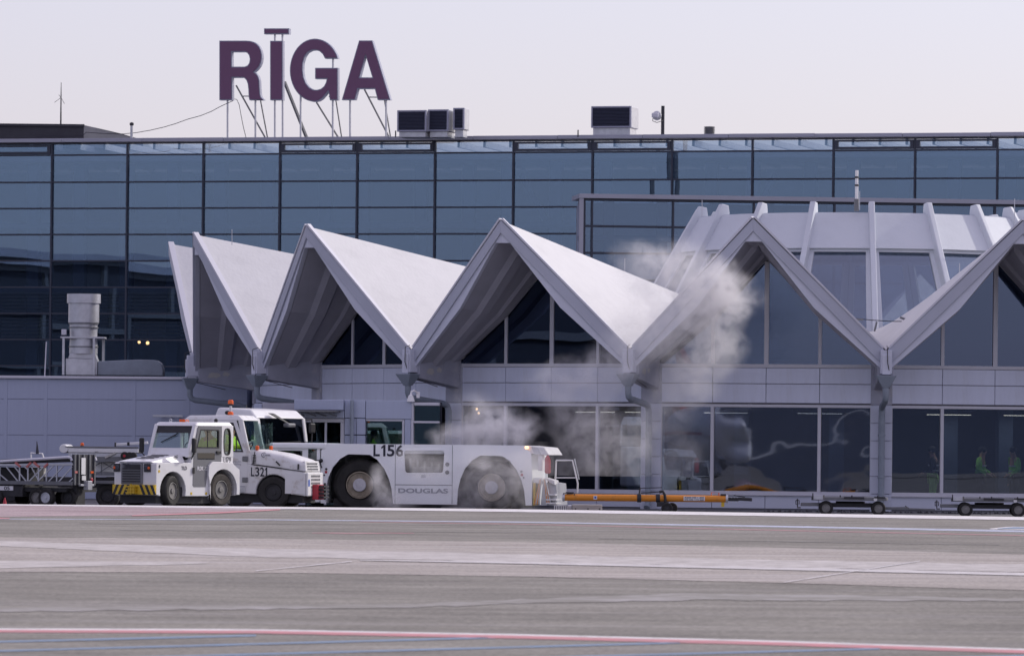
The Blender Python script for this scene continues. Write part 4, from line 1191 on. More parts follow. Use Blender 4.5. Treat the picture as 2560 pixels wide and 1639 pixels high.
# --- baggage tug L179: local x back from the nose (negative = behind), near side = +y
HD = R(232); TZ = 121.6
lo = U(390, 1230, TZ)
T1 = thing('baggage_tug', 'small white baggage tug with grey door, numbered L179, nose to the left', 'tug', (lo.x, TZ, 0), HD)
WD = 1.30
def P1(px, py):  # near side plane -> (x,z)
    return (-(px - 390) / 66.5, H - (py - 1134.5) / 108.0)
def tug():
    t = T1; y1, y0 = 0.0, -WD
    g0 = gz(lo.x, TZ) + .01
    fx, fz_, fr = -.585, g0 + .355, .355
    rx, rz_, rr_ = -2.29, g0 + .385, .385
    zb = .385
    # lower body: side outline with wheel openings
    low = [(0, .40), (0, 1.13), (-.05, 1.155), (-1.22, 1.155), (-1.30, .62)]
    a1 = arch(fx, fz_, .44, zb); a2 = arch(rx, rz_, .47, .40)
    outline = [(0.0, .42), (-.0, 1.13), (-.04, 1.155), (-1.20, 1.155), (-1.24, 1.30), (-2.66, 1.30), (-2.70, 1.12), (-2.84, 1.02), (-2.85, .42)]
    bot = [p for p in reversed(a2)][:]            # left(rear) to right(front)
    bot = sorted(a2, key=lambda p: 0)             # keep order right->left
    rear_arch = list(reversed(a2)); front_arch = list(reversed(a1))
    poly = outline + rear_arch + [(-1.75, zb), (-1.15, zb)] + front_arch
    b = MB(); b.prism(poly, y0, y1); b.build('body', M['white'], t, bev=.012)
    # liners so the wheel openings read dark
    b = MB(); b.box(fx - .40, fx + .40, y0 + .06, y1 - .30, zb, 1.0); b.box(rx - .42, rx + .42, y0 + .06, y1 - .32, zb, 1.0); b.box(-2.7, -.1, y0 + .1, y1 - .1, .22, .60); b.build('underbody', M['chassis'], t)
    # rear mudguard proud of the side
    b = MB(); q = arch(rx, rz_, .475, .42, 14)
    poly = [(-2.86, .42), (-2.86, .98), (-2.72, 1.06), (-2.62, 1.16), (-1.92, 1.19), (-1.83, 1.10), (-1.76, .80)] 
    poly = [(-1.83, .60), (-1.76, .86), (-1.78, 1.10), (-1.90, 1.19), (-2.60, 1.17), (-2.72, 1.08), (-2.86, 1.0), (-2.87, .42)] + list(reversed(q))
    b.prism(poly, y1 - .02, y1 + .055); b.build('mudguard', M['white'], t, bev=.015)
    # hood
    b = MB()
    b.hexa([(.03, y0 + .12, 1.16), (.03, y1 - .12, 1.16), (-1.12, y1 - .10, 1.16), (-1.12, y0 + .10, 1.16)], [(.02, y0 + .16, 1.185), (.02, y1 - .16, 1.185), (-1.12, y1 - .22, 1.36), (-1.12, y0 + .22, 1.36)])
    b.build('hood', M['white'], t, bev=.015)
    b = MB()
    for i in range(4):
        x = -.35 - .17 * i; z = 1.187 + (1.36 - 1.185) * (-(x) / 1.12) + .006
        b.hexa([(x, -.95, z), (x, -.42, z), (x - .06, -.42, z + .010), (x - .06, -.95, z + .010)], [(x, -.95, z + .004), (x, -.42, z + .004), (x - .06, -.42, z + .014), (x - .06, -.95, z + .014)])
    b.build('hood_slots', M['chassis'], t)['kind'] = 'stuff'
    b = MB()
    for i in range(3): b.bar((-.80, y1 - .152, 1.24 + i * .035), (-.93, y1 - .17, 1.255 + i * .035), .012, .012)
    b.build('side_slots', M['chassis'], t)['kind'] = 'stuff'
    # front face
    b = MB(); b.box(.0, .035, -1.06, -.40, .66, 1.14); b.build('grille', M['grey_door'], t, bev=.01)
    for i in range(6):
        b = MB(); z = .72 + i * .058; b.bar((.04, -1.0, z), (.04, -.46, z), .02, .03); b.build('grille_slat', M['chassis'], t)
    b = MB(); b.box(.036, .042, -.92, -.46, 1.01, 1.11); b.build('grille_slot', M['chassis'], t)
    o = text(t, 'TLD', .045, -.88, 1.06, .22, .13, M['ink'], .01, R(90))
    for y in (-1.20, -.26):
        b = MB(); b.box(.0, .03, y - .10, y + .10, .94, 1.13); h = b.build('headlight', M['chassis'], t, bev=.01)
        b = MB(); b.lathe([(.062, .03), (.055, .045), (.003, .05)], 14, 'x', (0, y + (.03 if y < -.6 else -.03), 1.035)); b.build('lens', M['lens'], h, smooth=True)
        b = MB(); b.lathe([(.035, .03), (.03, .045), (.003, .05)], 12, 'x', (0, y - (.06 if y < -.6 else -.06), 1.03)); b.build('indicator', M['amber'], h, smooth=True)
    # bumper with hazard stripes
    b = MB(); b.hexa([(-.02, y0, .42), (.05, y0, .42), (.05, y0, .645), (-.02, y0, .645)], [(-.02, y1, .42), (.05, y1, .42), (.05, y1, .645), (-.02, y1, .645)]); bp = b.build('bumper', M['yellow'], t)
    b = MB()
    for i in range(8):
        y = y0 + .06 + i * .165; s = 1 if i < 4 else -1
        if i in (3, 4): continue
        b.hexa([(.051, y - .06 * s, .42), (.051, y + .08 - .06 * s, .42), (.051, y + .08 + .06 * s, .645), (.051, y + .06 * s, .645)][::1], [(.055, y - .06 * s, .42), (.055, y + .08 - .06 * s, .42), (.055, y + .08 + .06 * s, .645), (.055, y + .06 * s, .645)])
    b.build('hazard_stripe', M['chassis'], bp)['kind'] = 'stuff'
    b = MB()
    for z in (.46, .53, .60): b.box(.056, .16, -.80, -.52, z - .012, z + .012)
    b.box(.056, .12, -.76, -.56, .44, .62); b.tube([(.13, -.66, .42), (.13, -.66, .66)], .022, 8); b.build('tow_hitch', M['yellow'], t)
    # cab shell: pillars, roof, panes
    zr = 2.06
    A0, A1 = (-1.12, 1.33), (-1.40, 2.02)         # windscreen foot and head (x,z)
    for y in (y1 - .06, y0 + .06):
        b = MB(); b.hexa([(A0[0] + .02, y - .05, 1.28), (A0[0] + .02, y + .05, 1.28), (A0[0] - .12, y + .05, 1.28), (A0[0] - .12, y - .05, 1.28)], [(A1[0] + .04, y - .05, zr), (A1[0] + .04, y + .05, zr), (A1[0] - .08, y + .05, zr), (A1[0] - .08, y - .05, zr)])
        b.build('front_pillar', M['white'], t, bev=.015)
    b = MB(); b.hexa([(-1.10, y0 + .02, 1.30), (-1.10, y1 - .02, 1.30), (-1.20, y1 - .02, 1.30), (-1.20, y0 + .02, 1.30)], [(-1.175, y0 + .02, 1.50), (-1.175, y1 - .02, 1.50), (-1.27, y1 - .02, 1.50), (-1.27, y0 + .02, 1.50)]); b.build('cowl', M['white'], t, bev=.01)
    b = MB(); b.hexa([(-1.19, y0 + .10, 1.505), (-1.19, y1 - .10, 1.505), (-1.20, y1 - .10, 1.505), (-1.20, y0 + .10, 1.505)], [(-1.385, y0 + .10, 2.0), (-1.385, y1 - .10, 2.0), (-1.395, y1 - .10, 2.0), (-1.395, y0 + .10, 2.0)]); b.build('windscreen', M['glass_car'], t)
    b = MB(); b.hexa([(-1.318, y0 + .10, 1.85), (-1.318, y1 - .10, 1.85), (-1.325, y1 - .10, 1.85), (-1.325, y0 + .10, 1.85)], [(-1.38, y0 + .10, 2.01), (-1.38, y1 - .10, 2.01), (-1.387, y1 - .10, 2.01), (-1.387, y0 + .10, 2.01)]); b.build('sun_visor_strip', M['chassis'], t)
    b = MB(); b.bar((-1.28, -.55, 1.80), (-1.22, -.95, 1.63), .03, .015); b.bar((-1.30, -.50, 1.84), (-1.26, -.75, 1.72), .02); b.build('wiper', M['black'], t)
    b = MB(); b.hexa([(-1.34, y0 - .01, 2.01), (-1.34, y1 + .01, 2.01), (-2.68, y1 + .01, 2.01), (-2.68, y0 - .01, 2.01)], [(-1.45, y0 + .05, 2.10), (-1.45, y1 - .05, 2.10), (-2.60, y1 - .05, 2.11), (-2.60, y0 + .05, 2.11)]); b.build('roof', M['white'], t, bev=.03, seg=2)
    # near side wall round the door and the oval window
    def side(y, dth):
        D = [(-1.27, 1.16), (-1.42, 2.02), (-2.27, 2.02), (-2.27, 1.16)]
        b = MB()
        ov = [( -2.47 + .135 * math.copysign(abs(math.cos(a)) ** .6, math.cos(a)), 1.655 + .32 * math.copysign(abs(math.sin(a)) ** .7, math.sin(a))) for a in [2 * math.pi * i / 20 for i in range(20)]]
        out = [(-2.275, 1.303), (-2.275, 2.03), (-2.58, 2.03), (-2.66, 1.96), (-2.69, 1.303)]
        q = solid_holes(out, [ov], min(y, y + dth), max(y, y + dth)); q.build('rear_quarter', M['white'], t)
        ov2 = offset_poly(ov, .028)
        q = solid_holes(ov, [ov2], min(y, y + dth) - .004, max(y, y + dth) + .004); q.build('window_seal', M['black'], t)
        b = MB(); b.prism(ov2, y + dth / 2 - .004, y + dth / 2 + .004); b.build('oval_window', M['glass_car'], t)
    side(y1 - .05, .05); side(y0, .05)
    # grey door
    yd = y1 + .006
    dw = [(-1.385, 1.50), (-1.515, 1.935), (-2.14, 1.935), (-2.18, 1.90), (-2.18, 1.50)]
    door = [(-1.265, .64), (-1.285, 1.30), (-1.43, 1.98), (-1.50, 2.015), (-2.25, 2.015), (-2.255, 1.18), (-1.90, 1.17), (-1.80, 1.08), (-1.72, .60), (-1.30, .60)]
    q = solid_holes(door, [dw], yd - .045, yd); d = q.build('door', M['grey_door'], t)
    q = solid_holes(dw, [offset_poly(dw, .03)], yd - .05, yd + .005); q.build('window_seal', M['black'], d)
    b = MB(); b.prism(offset_poly(dw, .03), yd - .03, yd - .022); b.build('door_window', M['glass_car'], d)
    b = MB(); b.box(-1.80, -1.787, yd - .035, yd - .015, 1.53, 1.91); b.build('window_divider', M['black'], d)
    b = MB(); b.box(-2.02, -1.42, yd + .001, yd + .006, 1.24, 1.39); b.build('lower_window', M['glass_dark'], d, bev=.002)
    b = MB(); b.box(-2.22, -2.07, yd + .001, yd + .03, 1.37, 1.44); b.build('handle', M['black'], d, bev=.008)
    for z in (.98, 1.42):
        b = MB(); b.box(-1.30, -1.25, yd + .001, yd + .03, z - .07, z + .07); b.build('hinge', M['black'], d)
    text(t, 'RIX', -1.52, yd + .005, 1.03, .21, .095, M['ink_white'], .02, R(180)); text(t, 'Ground\nHandling', -1.76, yd + .005, 1.025, .20, .10, M['ink_white'], 0, R(180))
    number(t, 'L179', -2.47, y1 + .004, 1.235, .25, .125, M['ink'], .0, R(180))
    text(t, 'TLD', -.96, y1 + .004, 1.035, .19, .085, M['ink'], .015, R(180))
    b = MB(); b.prism([(-.10, 1.02), (-.14, 1.07), (-.12, 1.12), (-.08, 1.07)], y1, y1 + .004); b.build('drop_sticker', M['ink'], t)
    for x, z in ((-.10, .96), (-1.22, .45), (-2.02, .45)):
        b = MB(); b.lathe([(.035, .0), (.033, .006), (.002, .006)], 12, 'y', (x if x > -2 else -1.74, y1, z)); b.build('yellow_marker', M['yellow'], t)
    # interior
    b = MB(); b.box(-2.45, -2.0, -.95, -.15, .9, 1.18); b.box(-2.62, -2.5, -.9, -.15, 1.1, 1.60); b.build('seat', M['cloth'], t, bev=.05)
    b = MB(); b.box(-1.36, -1.22, y0 + .1, y1 - .1, 1.15, 1.46); b.build('dashboard', M['chassis'], t, bev=.03)
    b = MB(); c = Vector((-1.66, -.40, 1.47))
    b.tube([c + Vector((.06 * math.cos(a), .19 * math.sin(a), .17 * math.cos(a))) for a in [2 * math.pi * i / 16 for i in range(17)]], .014, 6); b.build('steering_wheel', M['black'], t)
    b = MB(); b.box(-2.69, -2.64, y0 + .08, y1 - .08, 1.2, 1.34); b.build('rear_sill', M['white'], t)
    for y in (y0 + .05, y1 - .05):
        b = MB(); b.box(-2.69, -2.62, y - .04, y + .04, 1.2, 2.03); b.build('rear_pillar', M['white'], t)
    b = MB(); b.box(-2.67, -2.66, y0 + .09, y1 - .09, 1.34, 2.0); b.build('rear_window', M['glass_car'], t)
    mirror(t, -1.12, y1 + .16, 1.56, .09, .34, (-1.24, y1 - .02, 1.24)); mirror(t, -1.12, y0 - .16, 1.56, .09, .34, (-1.18, y0 + .02, 1.2))
    for x, y in ((-1.55, y0 + .35), (-1.55, y1 - .45)):
        b = MB(); b.tube([Vector((x, y, 2.14)) + Vector((0, .035 * math.cos(a), .035 * math.sin(a))) for a in [2 * math.pi * i / 10 for i in range(11)]], .010, 5); b.tube([(x, y, 2.09), (x, y, 2.11)], .03); b.build('lifting_eye', M['galv'], t)
    b = MB(); b.lathe([(.03, 2.10), (.045, 2.13), (.045, 2.17), (.02, 2.19)], 10, 'z', (-2.2, y1 - .12, 0)); b.build('camera_dome', M['black'], t)
    b = MB(); b.box(-2.25, -2.12, y0 + .1, y0 + .3, 2.1, 2.17); b.build('beacon', M['amber'], t, bev=.01)
    for s, y in ((1, y1 - .13), (-1, y0 + .13)):
        wheel(t, fx, y, fz_, fr, .24, s, .56, 'rubber', 'rim', 6, steer=R(12))
        wheel(t, rx, y, rz_, rr_, .26, s, .56, 'rubber_dusty', 'rim', 6, lugs=22)
tug()

# --- pushback tug L321: local x back from the nose, near side = -y
LZ = 126.0; lo2 = U(763.5, 1230, LZ)
T2 = thing('pushback_tug', 'scuffed white long-nosed tug numbered L321, nose to the right', 'tug', (lo2.x, LZ, 0), R(-12))
def P2(px, py): return ((px - 763.5) / 102.7, H - (py - 1136.8) / 105.0)
def tug2():
    t = T2; W2 = 1.5; y0, y1 = 0.0, W2
    g0 = gz(lo2.x, LZ)
    wx, wz, wr = P2(682, 1225)[0], g0 + .385, .385
    rx = wx - 1.95
    body = [P2(763.5, 1239), P2(762, 1176.5), P2(628, 1161), P2(626, 1226), (P2(604, 1233)[0], .44), (P2(565, 1233)[0], .44)]
    a = arch(wx, wz, .425, .42)
    poly = [(0.0, .385), (0.0, .985), (P2(628, 0)[0], 1.13), (-3.05, 1.13), (-3.1, .5)]
    ra = list(reversed(arch(rx, wz, .46, .44)))
    poly = [(0.0, .385), (0.0, .955), (P2(626, 0)[0], 1.125), (-3.1, 1.125), (-3.1, .46)] + ra + [(-1.75, .44)] + list(reversed(a)) + [(-.27, .42)]
    b = MB(); b.prism(poly, y0, y1); b.build('body', M['white_worn'], t, bev=.02)
    b = MB(); b.box(wx - .44, wx + .44, y0 + .3, y1 - .1, .4, .9); b.box(rx - .44, rx + .44, y0 + .3, y1 - .1, .4, .9); b.box(-3.0, -.1, y0 + .15, y1 - .15, .22, .7); b.build('underbody', M['chassis'], t)
    # bonnet: rounded box sloping to the nose
    zA, zB = 1.49, 1.235; xA, xB = P2(634, 0)[0], P2(760, 0)[0]
    def sec(x, zt, zb, inset, r=.16):
        pts = [(x, y0 + inset, zb)]
        for i in range(5):
            an = math.pi - i * math.pi / 8
            pts.append((x, y0 + inset + r + r * math.cos(an), zt - r + r * math.sin(an)))
        for i in range(5):
            an = math.pi / 2 - i * math.pi / 8
            pts.append((x, y1 - inset - r + r * math.cos(an), zt - r + r * math.sin(an)))
        pts.append((x, y1 - inset, zb)); return pts
    secs = [sec(xA, zA, 1.14, .01), sec(xA * .5, zA * .5 + zB * .5 + .03, 1.06, .02), sec(xB - .12, zB + .02, .985, .03), sec(xB, zB - .05, .97, .05, .12)]
    b = MB(); vs = [p for s_ in secs for p in s_]; n = len(secs[0]); fs = []
    for i in range(len(secs) - 1):
        for j in range(n):
            k = (j + 1) % n; fs.append((i * n + j, i * n + k, (i + 1) * n + k, (i + 1) * n + j))
    fs += [tuple(range(n)), tuple((len(secs) - 1) * n + j for j in range(n))]
    b.add(vs, fs); b.build('bonnet', M['white_worn'], t, smooth=True)
    b = MB(); b.bar((P2(627, 0)[0], y0 - .004, 1.13), (.01, y0 - .004, .963), .012, .02); b.build('bonnet_seam', M['black'], t)
    b = MB(); b.bar((xA - .03, y0 + .004, 1.14), (xA + .01, y0 + .004, 1.43), .015, .02); b.build('bonnet_gap', M['black'], t)
    for p, q in (((689, 1153), (699, 1163)), ((745.5, 1159), (745, 1173))):
        b = MB(); b.bar((*P2(*p)[:1], y0 - .01, P2(*p)[1]), (P2(*q)[0], y0 - .01, P2(*q)[1]), .035, .03); b.build('bonnet_latch', M['black'], t)
    b = MB()
    for i in range(6): b.box(-1.30 + 0, -1.22, y0 - .006, y0 + .0, 1.16 + i * .035, 1.18 + i * .035)
    b.build('side_louvres', M['chassis'], t)['kind'] = 'stuff'
    # nose
    b = MB(); b.box(.002, .06, y0 + .0, y1 - .02, .385, .95); b.build('nose_plate', M['white_worn'], t, bev=.02)
    b = MB(); b.hexa([(.0, y0 + .03, .975), (.0, y1 - .03, .975), (-.10, y1 - .03, .975), (-.10, y0 + .03, .975)], [(-.035, y0 + .10, 1.22), (-.035, y1 - .10, 1.22), (-.10, y1 - .10, 1.22), (-.10, y0 + .10, 1.22)]); b.build('nose_grille', M['white_worn'], t, bev=.01)
    b = MB()
    for r_ in range(3):
        for c in range(8): b.box(.0 - r_ * .01, .008 - r_ * .01, y0 + .20 + c * .13, y0 + .29 + c * .13, 1.01 + r_ * .065, 1.045 + r_ * .065)
    for r_ in range(4):
        for c in range(7): b.box(.060, .066, y0 + .30 + c * .13, y0 + .39 + c * .13, .58 + r_ * .085, .63 + r_ * .085)
    b.build('grille_slots', M['galv_dark'], t)['kind'] = 'stuff'
    b = MB(); b.box(.061, .066, y0 + .04, y0 + .17, .62, .78); b.build('blue_sticker', M['blue'], t)
    b = MB(); b.box(.062, .20, y0 + .42, y1 - .42, .30, .66); hb = b.build('tow_coupling', M['red'], t, bev=.01)
    for z in (.36, .45, .54, .62):
        b = MB(); b.box(.20, .33, y0 + .5, y1 - .5, z - .02, z + .02); b.build('coupling_plate', M['chassis'], hb)
    b = MB(); b.tube([(.29, .75, .30), (.29, .75, .70)], .03); b.build('coupling_pin', M['chassis'], hb)
    b = MB(); b.box(-.50, -.002, y0 - .012, y0 - .002, .44, .93); b.build('access_panel', M['white_worn'], t, bev=.004)
    # cab
    xF0, xF1 = P2(624, 0)[0], P2(601, 0)[0]     # screen foot / head
    zr = 2.20; xb = -3.0
    for y in (y0 + .05, y1 - .05):
        b = MB(); b.hexa([(xF0 + .05, y - .045, 1.12), (xF0 + .05, y + .045, 1.12), (xF0 - .10, y + .045, 1.12), (xF0 - .10, y - .045, 1.12)], [(xF1 + .02, y - .045, zr), (xF1 + .02, y + .045, zr), (xF1 - .10, y + .045, zr), (xF1 - .10, y - .045, zr)]); b.build('front_pillar', M['white_worn'], t, bev=.015)
        b = MB(); b.box(xb, xb + .12, y - .045, y + .045, 1.12, zr); b.build('rear_pillar', M['white_worn'], t, bev=.01)
        b = MB(); b.box(-2.32, -2.24, y - .03, y + .03, 1.5, zr - .05); b.build('centre_pillar', M['white_worn'], t)
    b = MB(); b.hexa([(xF1 + .06, y0 - .01, zr - .03), (xF1 + .06, y1 + .01, zr - .03), (xb - .02, y1 + .01, zr - .03), (xb - .02, y0 - .01, zr - .03)], [(xF1 - .1, y0 + .05, zr + .10), (xF1 - .1, y1 - .05, zr + .10), (xb + .1, y1 - .05, zr + .08), (xb + .1, y0 + .05, zr + .08)]); b.build('roof', M['white_worn'], t, bev=.035, seg=2)
    b = MB(); b.hexa([(xF0 + .07, y0 + .1, 1.47), (xF0 + .07, y1 - .1, 1.47), (xF0 + .06, y1 - .1, 1.47), (xF0 + .06, y0 + .1, 1.47)], [(xF1 + .03, y0 + .1, zr - .03), (xF1 + .03, y1 - .1, zr - .03), (xF1 + .02, y1 - .1, zr - .03), (xF1 + .02, y0 + .1, zr - .03)]); b.build('windscreen', M['glass_car'], t)
    b = MB(); b.box(xF0 - .05, xF0 + .12, y0 + .05, y1 - .05, 1.12, 1.47); b.build('cowl', M['white_worn'], t, bev=.02)
    for y in (y0 + .1, y1 - .1):
        b = MB(); b.box(xF0 + .10, xF0 + .18, y - .05, y + .05, 1.47, 1.58); b.build('indicator', M['amber'], t, bev=.02)
    b = MB(); b.bar((xF0 + .10, y0 + .3, 1.51), (xF0 + .05, y1 - .5, 1.57), .02); b.build('wiper', M['black'], t)
    # door (near side)
    dx0, dx1 = -2.22, xF0 - .07
    win = [(dx0 + .05, 1.42), (dx0 + .05, 2.12), (xF1 - .20, 2.12), (xF0 - .17, 1.42)]
    dr = [(dx0, .62), (dx0, 2.17), (xF1 - .13, 2.17), (dx1, 1.40), (dx1, .62)]
    d = solid_holes(dr, [win], y0 - .02, y0 + .02).build('door', M['white_worn'], t)
    solid_holes(win, [offset_poly(win, .03)], y0 - .026, y0 + .022).build('window_seal', M['black'], d)
    b = MB(); b.box(dx0 + .5, dx0 + .52, y0 - .005, y0 + .02, 1.45, 2.1); b.build('window_divider', M['black'], d)
    for z in (.76, 1.26):
        b = MB(); b.box(dx1 - .12, dx1 + .02, y0 - .045, y0 - .021, z - .06, z + .06); b.build('hinge', M['galv_dark'], d, bev=.01)
    b = MB(); b.box(xb + .12, dx0 - .02, y0 - .01, y0 + .02, 1.12, zr); b.build('rear_side_panel', M['white_worn'], t)
    b = MB(); b.box(dx0 + .05, dx1 - .05, y0 - .03, y0 + .001, .45, .61); b.build('step_well', M['galv'], t, bev=.01)
    text(t, 'X', P2(569, 0)[0], y0 - .023, P2(0, 1158)[1], .085, .105, M['ink'], .01); text(t, 'Ground\nHandling', P2(589, 0)[0], y0 - .023, P2(0, 1158)[1], .235, .12, M['ink_grey'], .0)
    number(t, 'L321', P2(646.5, 0)[0], y0 - .006, P2(0, 1179.5)[1], .40, .215, M['ink'], .015)
    text(t, '4 bar', P2(685, 0)[0], y0 - .006, P2(0, 1187)[1], .08, .022, M['ink'], .0)
    text(t, 'Comet', P2(665.5, 0)[0], y0 + .003, P2(0, 1136.5)[1], .17, .06, M['ink'], .0)
    b = MB(); c = P2(659, 1137); b.tube([(c[0] + .07 * math.cos(q) , y0 + .001, c[1] + .055 * math.sin(q)) for q in [R(60 + 24 * i) for i in range(10)]], .007, 5); b.build('logo_swoosh', M['ink'], t)
    b = MB(); b.box(-2.9, -2.3, .3, 1.2, .8, 1.2); b.box(-2.95, -2.8, .3, 1.2, 1.2, 1.8); b.build('seat', M['cloth'], t, bev=.05)
    b = MB(); b.box(xF0 - .35, xF0 - .06, y0 + .1, y1 - .1, .9, 1.42); b.build('dashboard', M['chassis'], t, bev=.03)
    b = MB(); c = Vector((-1.52, .40, 1.50))
    b.tube([c + Vector((.1 * math.cos(a_), .19 * math.sin(a_), .15 * math.cos(a_))) for a_ in [2 * math.pi * i / 16 for i in range(17)]], .014, 6); b.build('steering_wheel', M['black'], t)
    b = MB(); b.box(xb + .01, xb + .03, y0 + .1, y1 - .1, 1.2, 2.15); b.build('rear_window', M['glass_car'], t)
    b = MB(); b.box(-2.55, -1.2, y1 - .03, y1 - .02, 1.42, 2.12); b.build('far_window', M['glass_car'], t)
    # stacked beacons on a stalk
    bx = P2(548, 0)[0]
    beacon(t, bx, .9, zr + .07, .07, .10, .02)
    b = MB(); b.tube([(bx, .9, zr + .15), (bx, .9, zr + .36)], .03, 8); b.build('beacon_stalk', M['galv'], t)
    beacon(t, bx, .9, zr + .33, .07, .12, .02)
    for s, y in ((-1, y0 + .15), (1, y1 - .15)):
        wheel(t, wx, y, wz, wr, .28, s, .50, 'rubber', 'chassis', 8); wheel(t, rx, y, wz, wr, .28, s, .50, 'rubber', 'chassis', 8)
tug2()

# --- aircraft tractor L156: local x along the body, near side y = 0
BZ = 129.9; lo3 = U(1100, 1260, BZ)
T3 = thing('aircraft_tractor', 'long low white aircraft tractor numbered L156, wrapped in steam', 'aircraft tractor', (lo3.x, BZ, 0), R(-8))
def P3(px, py): return ((px - 1100) / 101.0, H - (py - (1142 - .0095 * (1280 - px))) / 102.0)
def tractor():
    t = T3; WT = 2.9; y0 = 0.0
    zt, zb = 1.65, .185
    w1, w2 = P3(894.4, 1212), P3(1226, 1217.7)
    def arc(cx):
        return [(cx + .87, zb), (cx + .83, .55), (cx + .76, .80), (cx + .64, 1.05), (cx + .46, 1.27), (cx + .28, 1.385), (cx - .26, 1.395), (cx - .46, 1.28), (cx - .64, 1.07), (cx - .75, .82), (cx - .81, .55), (cx - .83, zb)]
    wm = [(-1.92 + .0, 0)]
    win = [P3(1008 + .5, 1126), P3(1110, 1126), P3(1107, 1181), P3(1012, 1181)]
    def rnd(poly, r=.06):
        out = []
        n = len(poly)
        for i in range(n):
            p, a, c = Vector(poly[i]), Vector(poly[i - 1]), Vector(poly[(i + 1) % n])
            for q, d in ((a, 0), (None, 1), (c, 2)):
                if d == 1: out.append(tuple(p * .5 + ((a - p).normalized() * r + p) * .25 + ((c - p).normalized() * r + p) * .25))
                else: out.append(tuple(p + (q - p).normalized() * r))
        return out
    win = rnd(win)
    xl, xr = -2.97, 2.27
    outer = [(xl, zb), (xl, 1.47), (xl + .12, zt), (2.07, zt), (2.24, 1.46), (xr, .9), (xr, zb)] + arc(w2[0]) + arc(w1[0])
    solid_holes(outer, [win], y0, y0 + .06).build('side_panel', M['white_body'], t)
    b = MB(); b.box(xl + .1, xr - .1, y0 + .07, WT, 1.42, zt - .015); b.build('deck', M['white_body'], t, bev=.02)
    b = MB(); b.prism([(xl, zb), (xl, 1.47), (xl + .12, zt), (2.07, zt), (2.24, 1.46), (xr, .9), (xr, zb)], WT - .05, WT); b.build('far_side_panel', M['white_body'], t)
    b = MB(); b.box(xl + .05, xl + .12, y0 + .07, WT - .06, zb, 1.45); b.build('end_plate', M['white_body'], t)
    b = MB(); b.box(xr - .12, xr - .05, y0 + .07, WT - .06, zb, 1.42); b.build('end_plate', M['white_body'], t)
    b = MB(); b.box(-1.1, .35, y0 + .5, WT - .5, .25, 1.41); b.box(xl + .13, xr - .13, .8, WT - .8, .3, 1.2); b.build('engine_bay', M['chassis'], t)
    b = MB()
    for i in range(5): b.tube([P3(1020 + 18 * i, 1130)[:1] + (y0 + .3, 1.3 - .03 * i), P3(1022 + 18 * i, 1175)[:1] + (y0 + .34, .85)], .03, 6)
    b.box(-.75, -.1, .35, .5, .8, 1.1); b.build('engine_pipes', M['galv_dark'], t)
    # panel seams and door frame
    b = MB()
    for px in (987, 1130):
        x = P3(px, 0)[0]; b.box(x - .006, x + .006, y0 - .004, y0 - .001, .2, zt - .01)
    b.box(P3(987, 0)[0], P3(1130, 0)[0], y0 - .004, y0 - .001, .60 + .05, .61 + .055); b.build('panel_seams', M['galv_dark'], t)['kind'] = 'stuff'
    solid_holes(rnd([(p[0], p[1]) for p in (P3(1005, 1123), P3(1113, 1123), P3(1110, 1184), P3(1009, 1184))], .07), [win], y0 - .012, y0 - .001).build('opening_frame', M['white_body'], t)
    for px, py in ((1117.5, 1160), (1117.5, 1180)):
        x, z = P3(px, py); b = MB(); b.lathe([(.05, -.02), (.05, -.001)], 16, 'y', (x, y0, z)); b.build('filler_cap', M['galv_dark'], t)
    x, z = P3(1058, 1189.5); b = MB(); b.box(x - .055, x + .055, y0 - .015, y0 - .001, z - .035, z + .035); b.build('latch', M['galv'], t, bev=.008)
    for px, py, m, r_ in ((813.5, 1172, 'black', .03), (808.5, 1187, 'black', .022), (1303, 1178, 'galv_dark', .03), (1308.5, 1193, 'galv_dark', .022)):
        x, z = P3(px, py); b = MB(); b.lathe([(r_, -.015), (r_, -.001)], 12, 'y', (x, y0, z)); b.build('side_button', M[m], t)
    for px, py in ((813, 1179.3), (1304, 1186)):
        x, z = P3(px, py); b = MB(); b.box(x - .03, x + .03, y0 - .012, y0 - .001, z - .03, z + .03); b.build('red_reflector', M['red'], t)
    for x, z in ((xl + .06, 1.59), (2.13, 1.60)):
        b = MB(); b.box(x - .035, x + .035, y0 - .02, y0 + .05, z - .03, z + .03); b.build('corner_lamp', M['lamp_amber'], t, bev=.01)
    # lettering
    number(t, 'L156', P3(969.5, 0)[0], y0 - .006, P3(969.5, 1125.5)[1], .745, .285, M['ink'], .022)
    text(t, 'DOUGLAS', P3(1057.5, 0)[0], y0 - .008, P3(1057, 1226)[1], 1.24, .115, M['ink_grey'], .03)
    # wheels
    for (x, z), rm in ((w1, 'rim_old'), (w2, 'rim_old')):
        for s, y in ((-1, y0 + .42), (1, WT - .42)):
            o = wheel(t, x, y, z, .655, .52, s, .515, 'rubber', rm, 14)
            b = MB(); b.lathe([(.15, s * .22), (.165, s * .235), (.165, s * .245), (.15, s * .265), (.004, s * .27)], 22, 'y'); h = b.build('hub', M['rim_white'], o, smooth=True)
    b = MB(); b.box(-2.7, 2.0, .3, WT - .3, .12, .3); b.build('axle_beam', M['chassis'], t)
    # low driver cab at the left end
    cx0, cx1 = -4.20, -3.02
    b = MB(); b.box(-4.2, -2.99, y0 + .02, WT, .2, 1.12); b.build('cab_base', M['white_body'], t, bev=.02)
    b = MB(); b.box(-4.26, -2.84, y0 - .03, WT - .6, 1.52, 1.66); b.build('cab_roof', M['white_body'], t, bev=.04, seg=2)
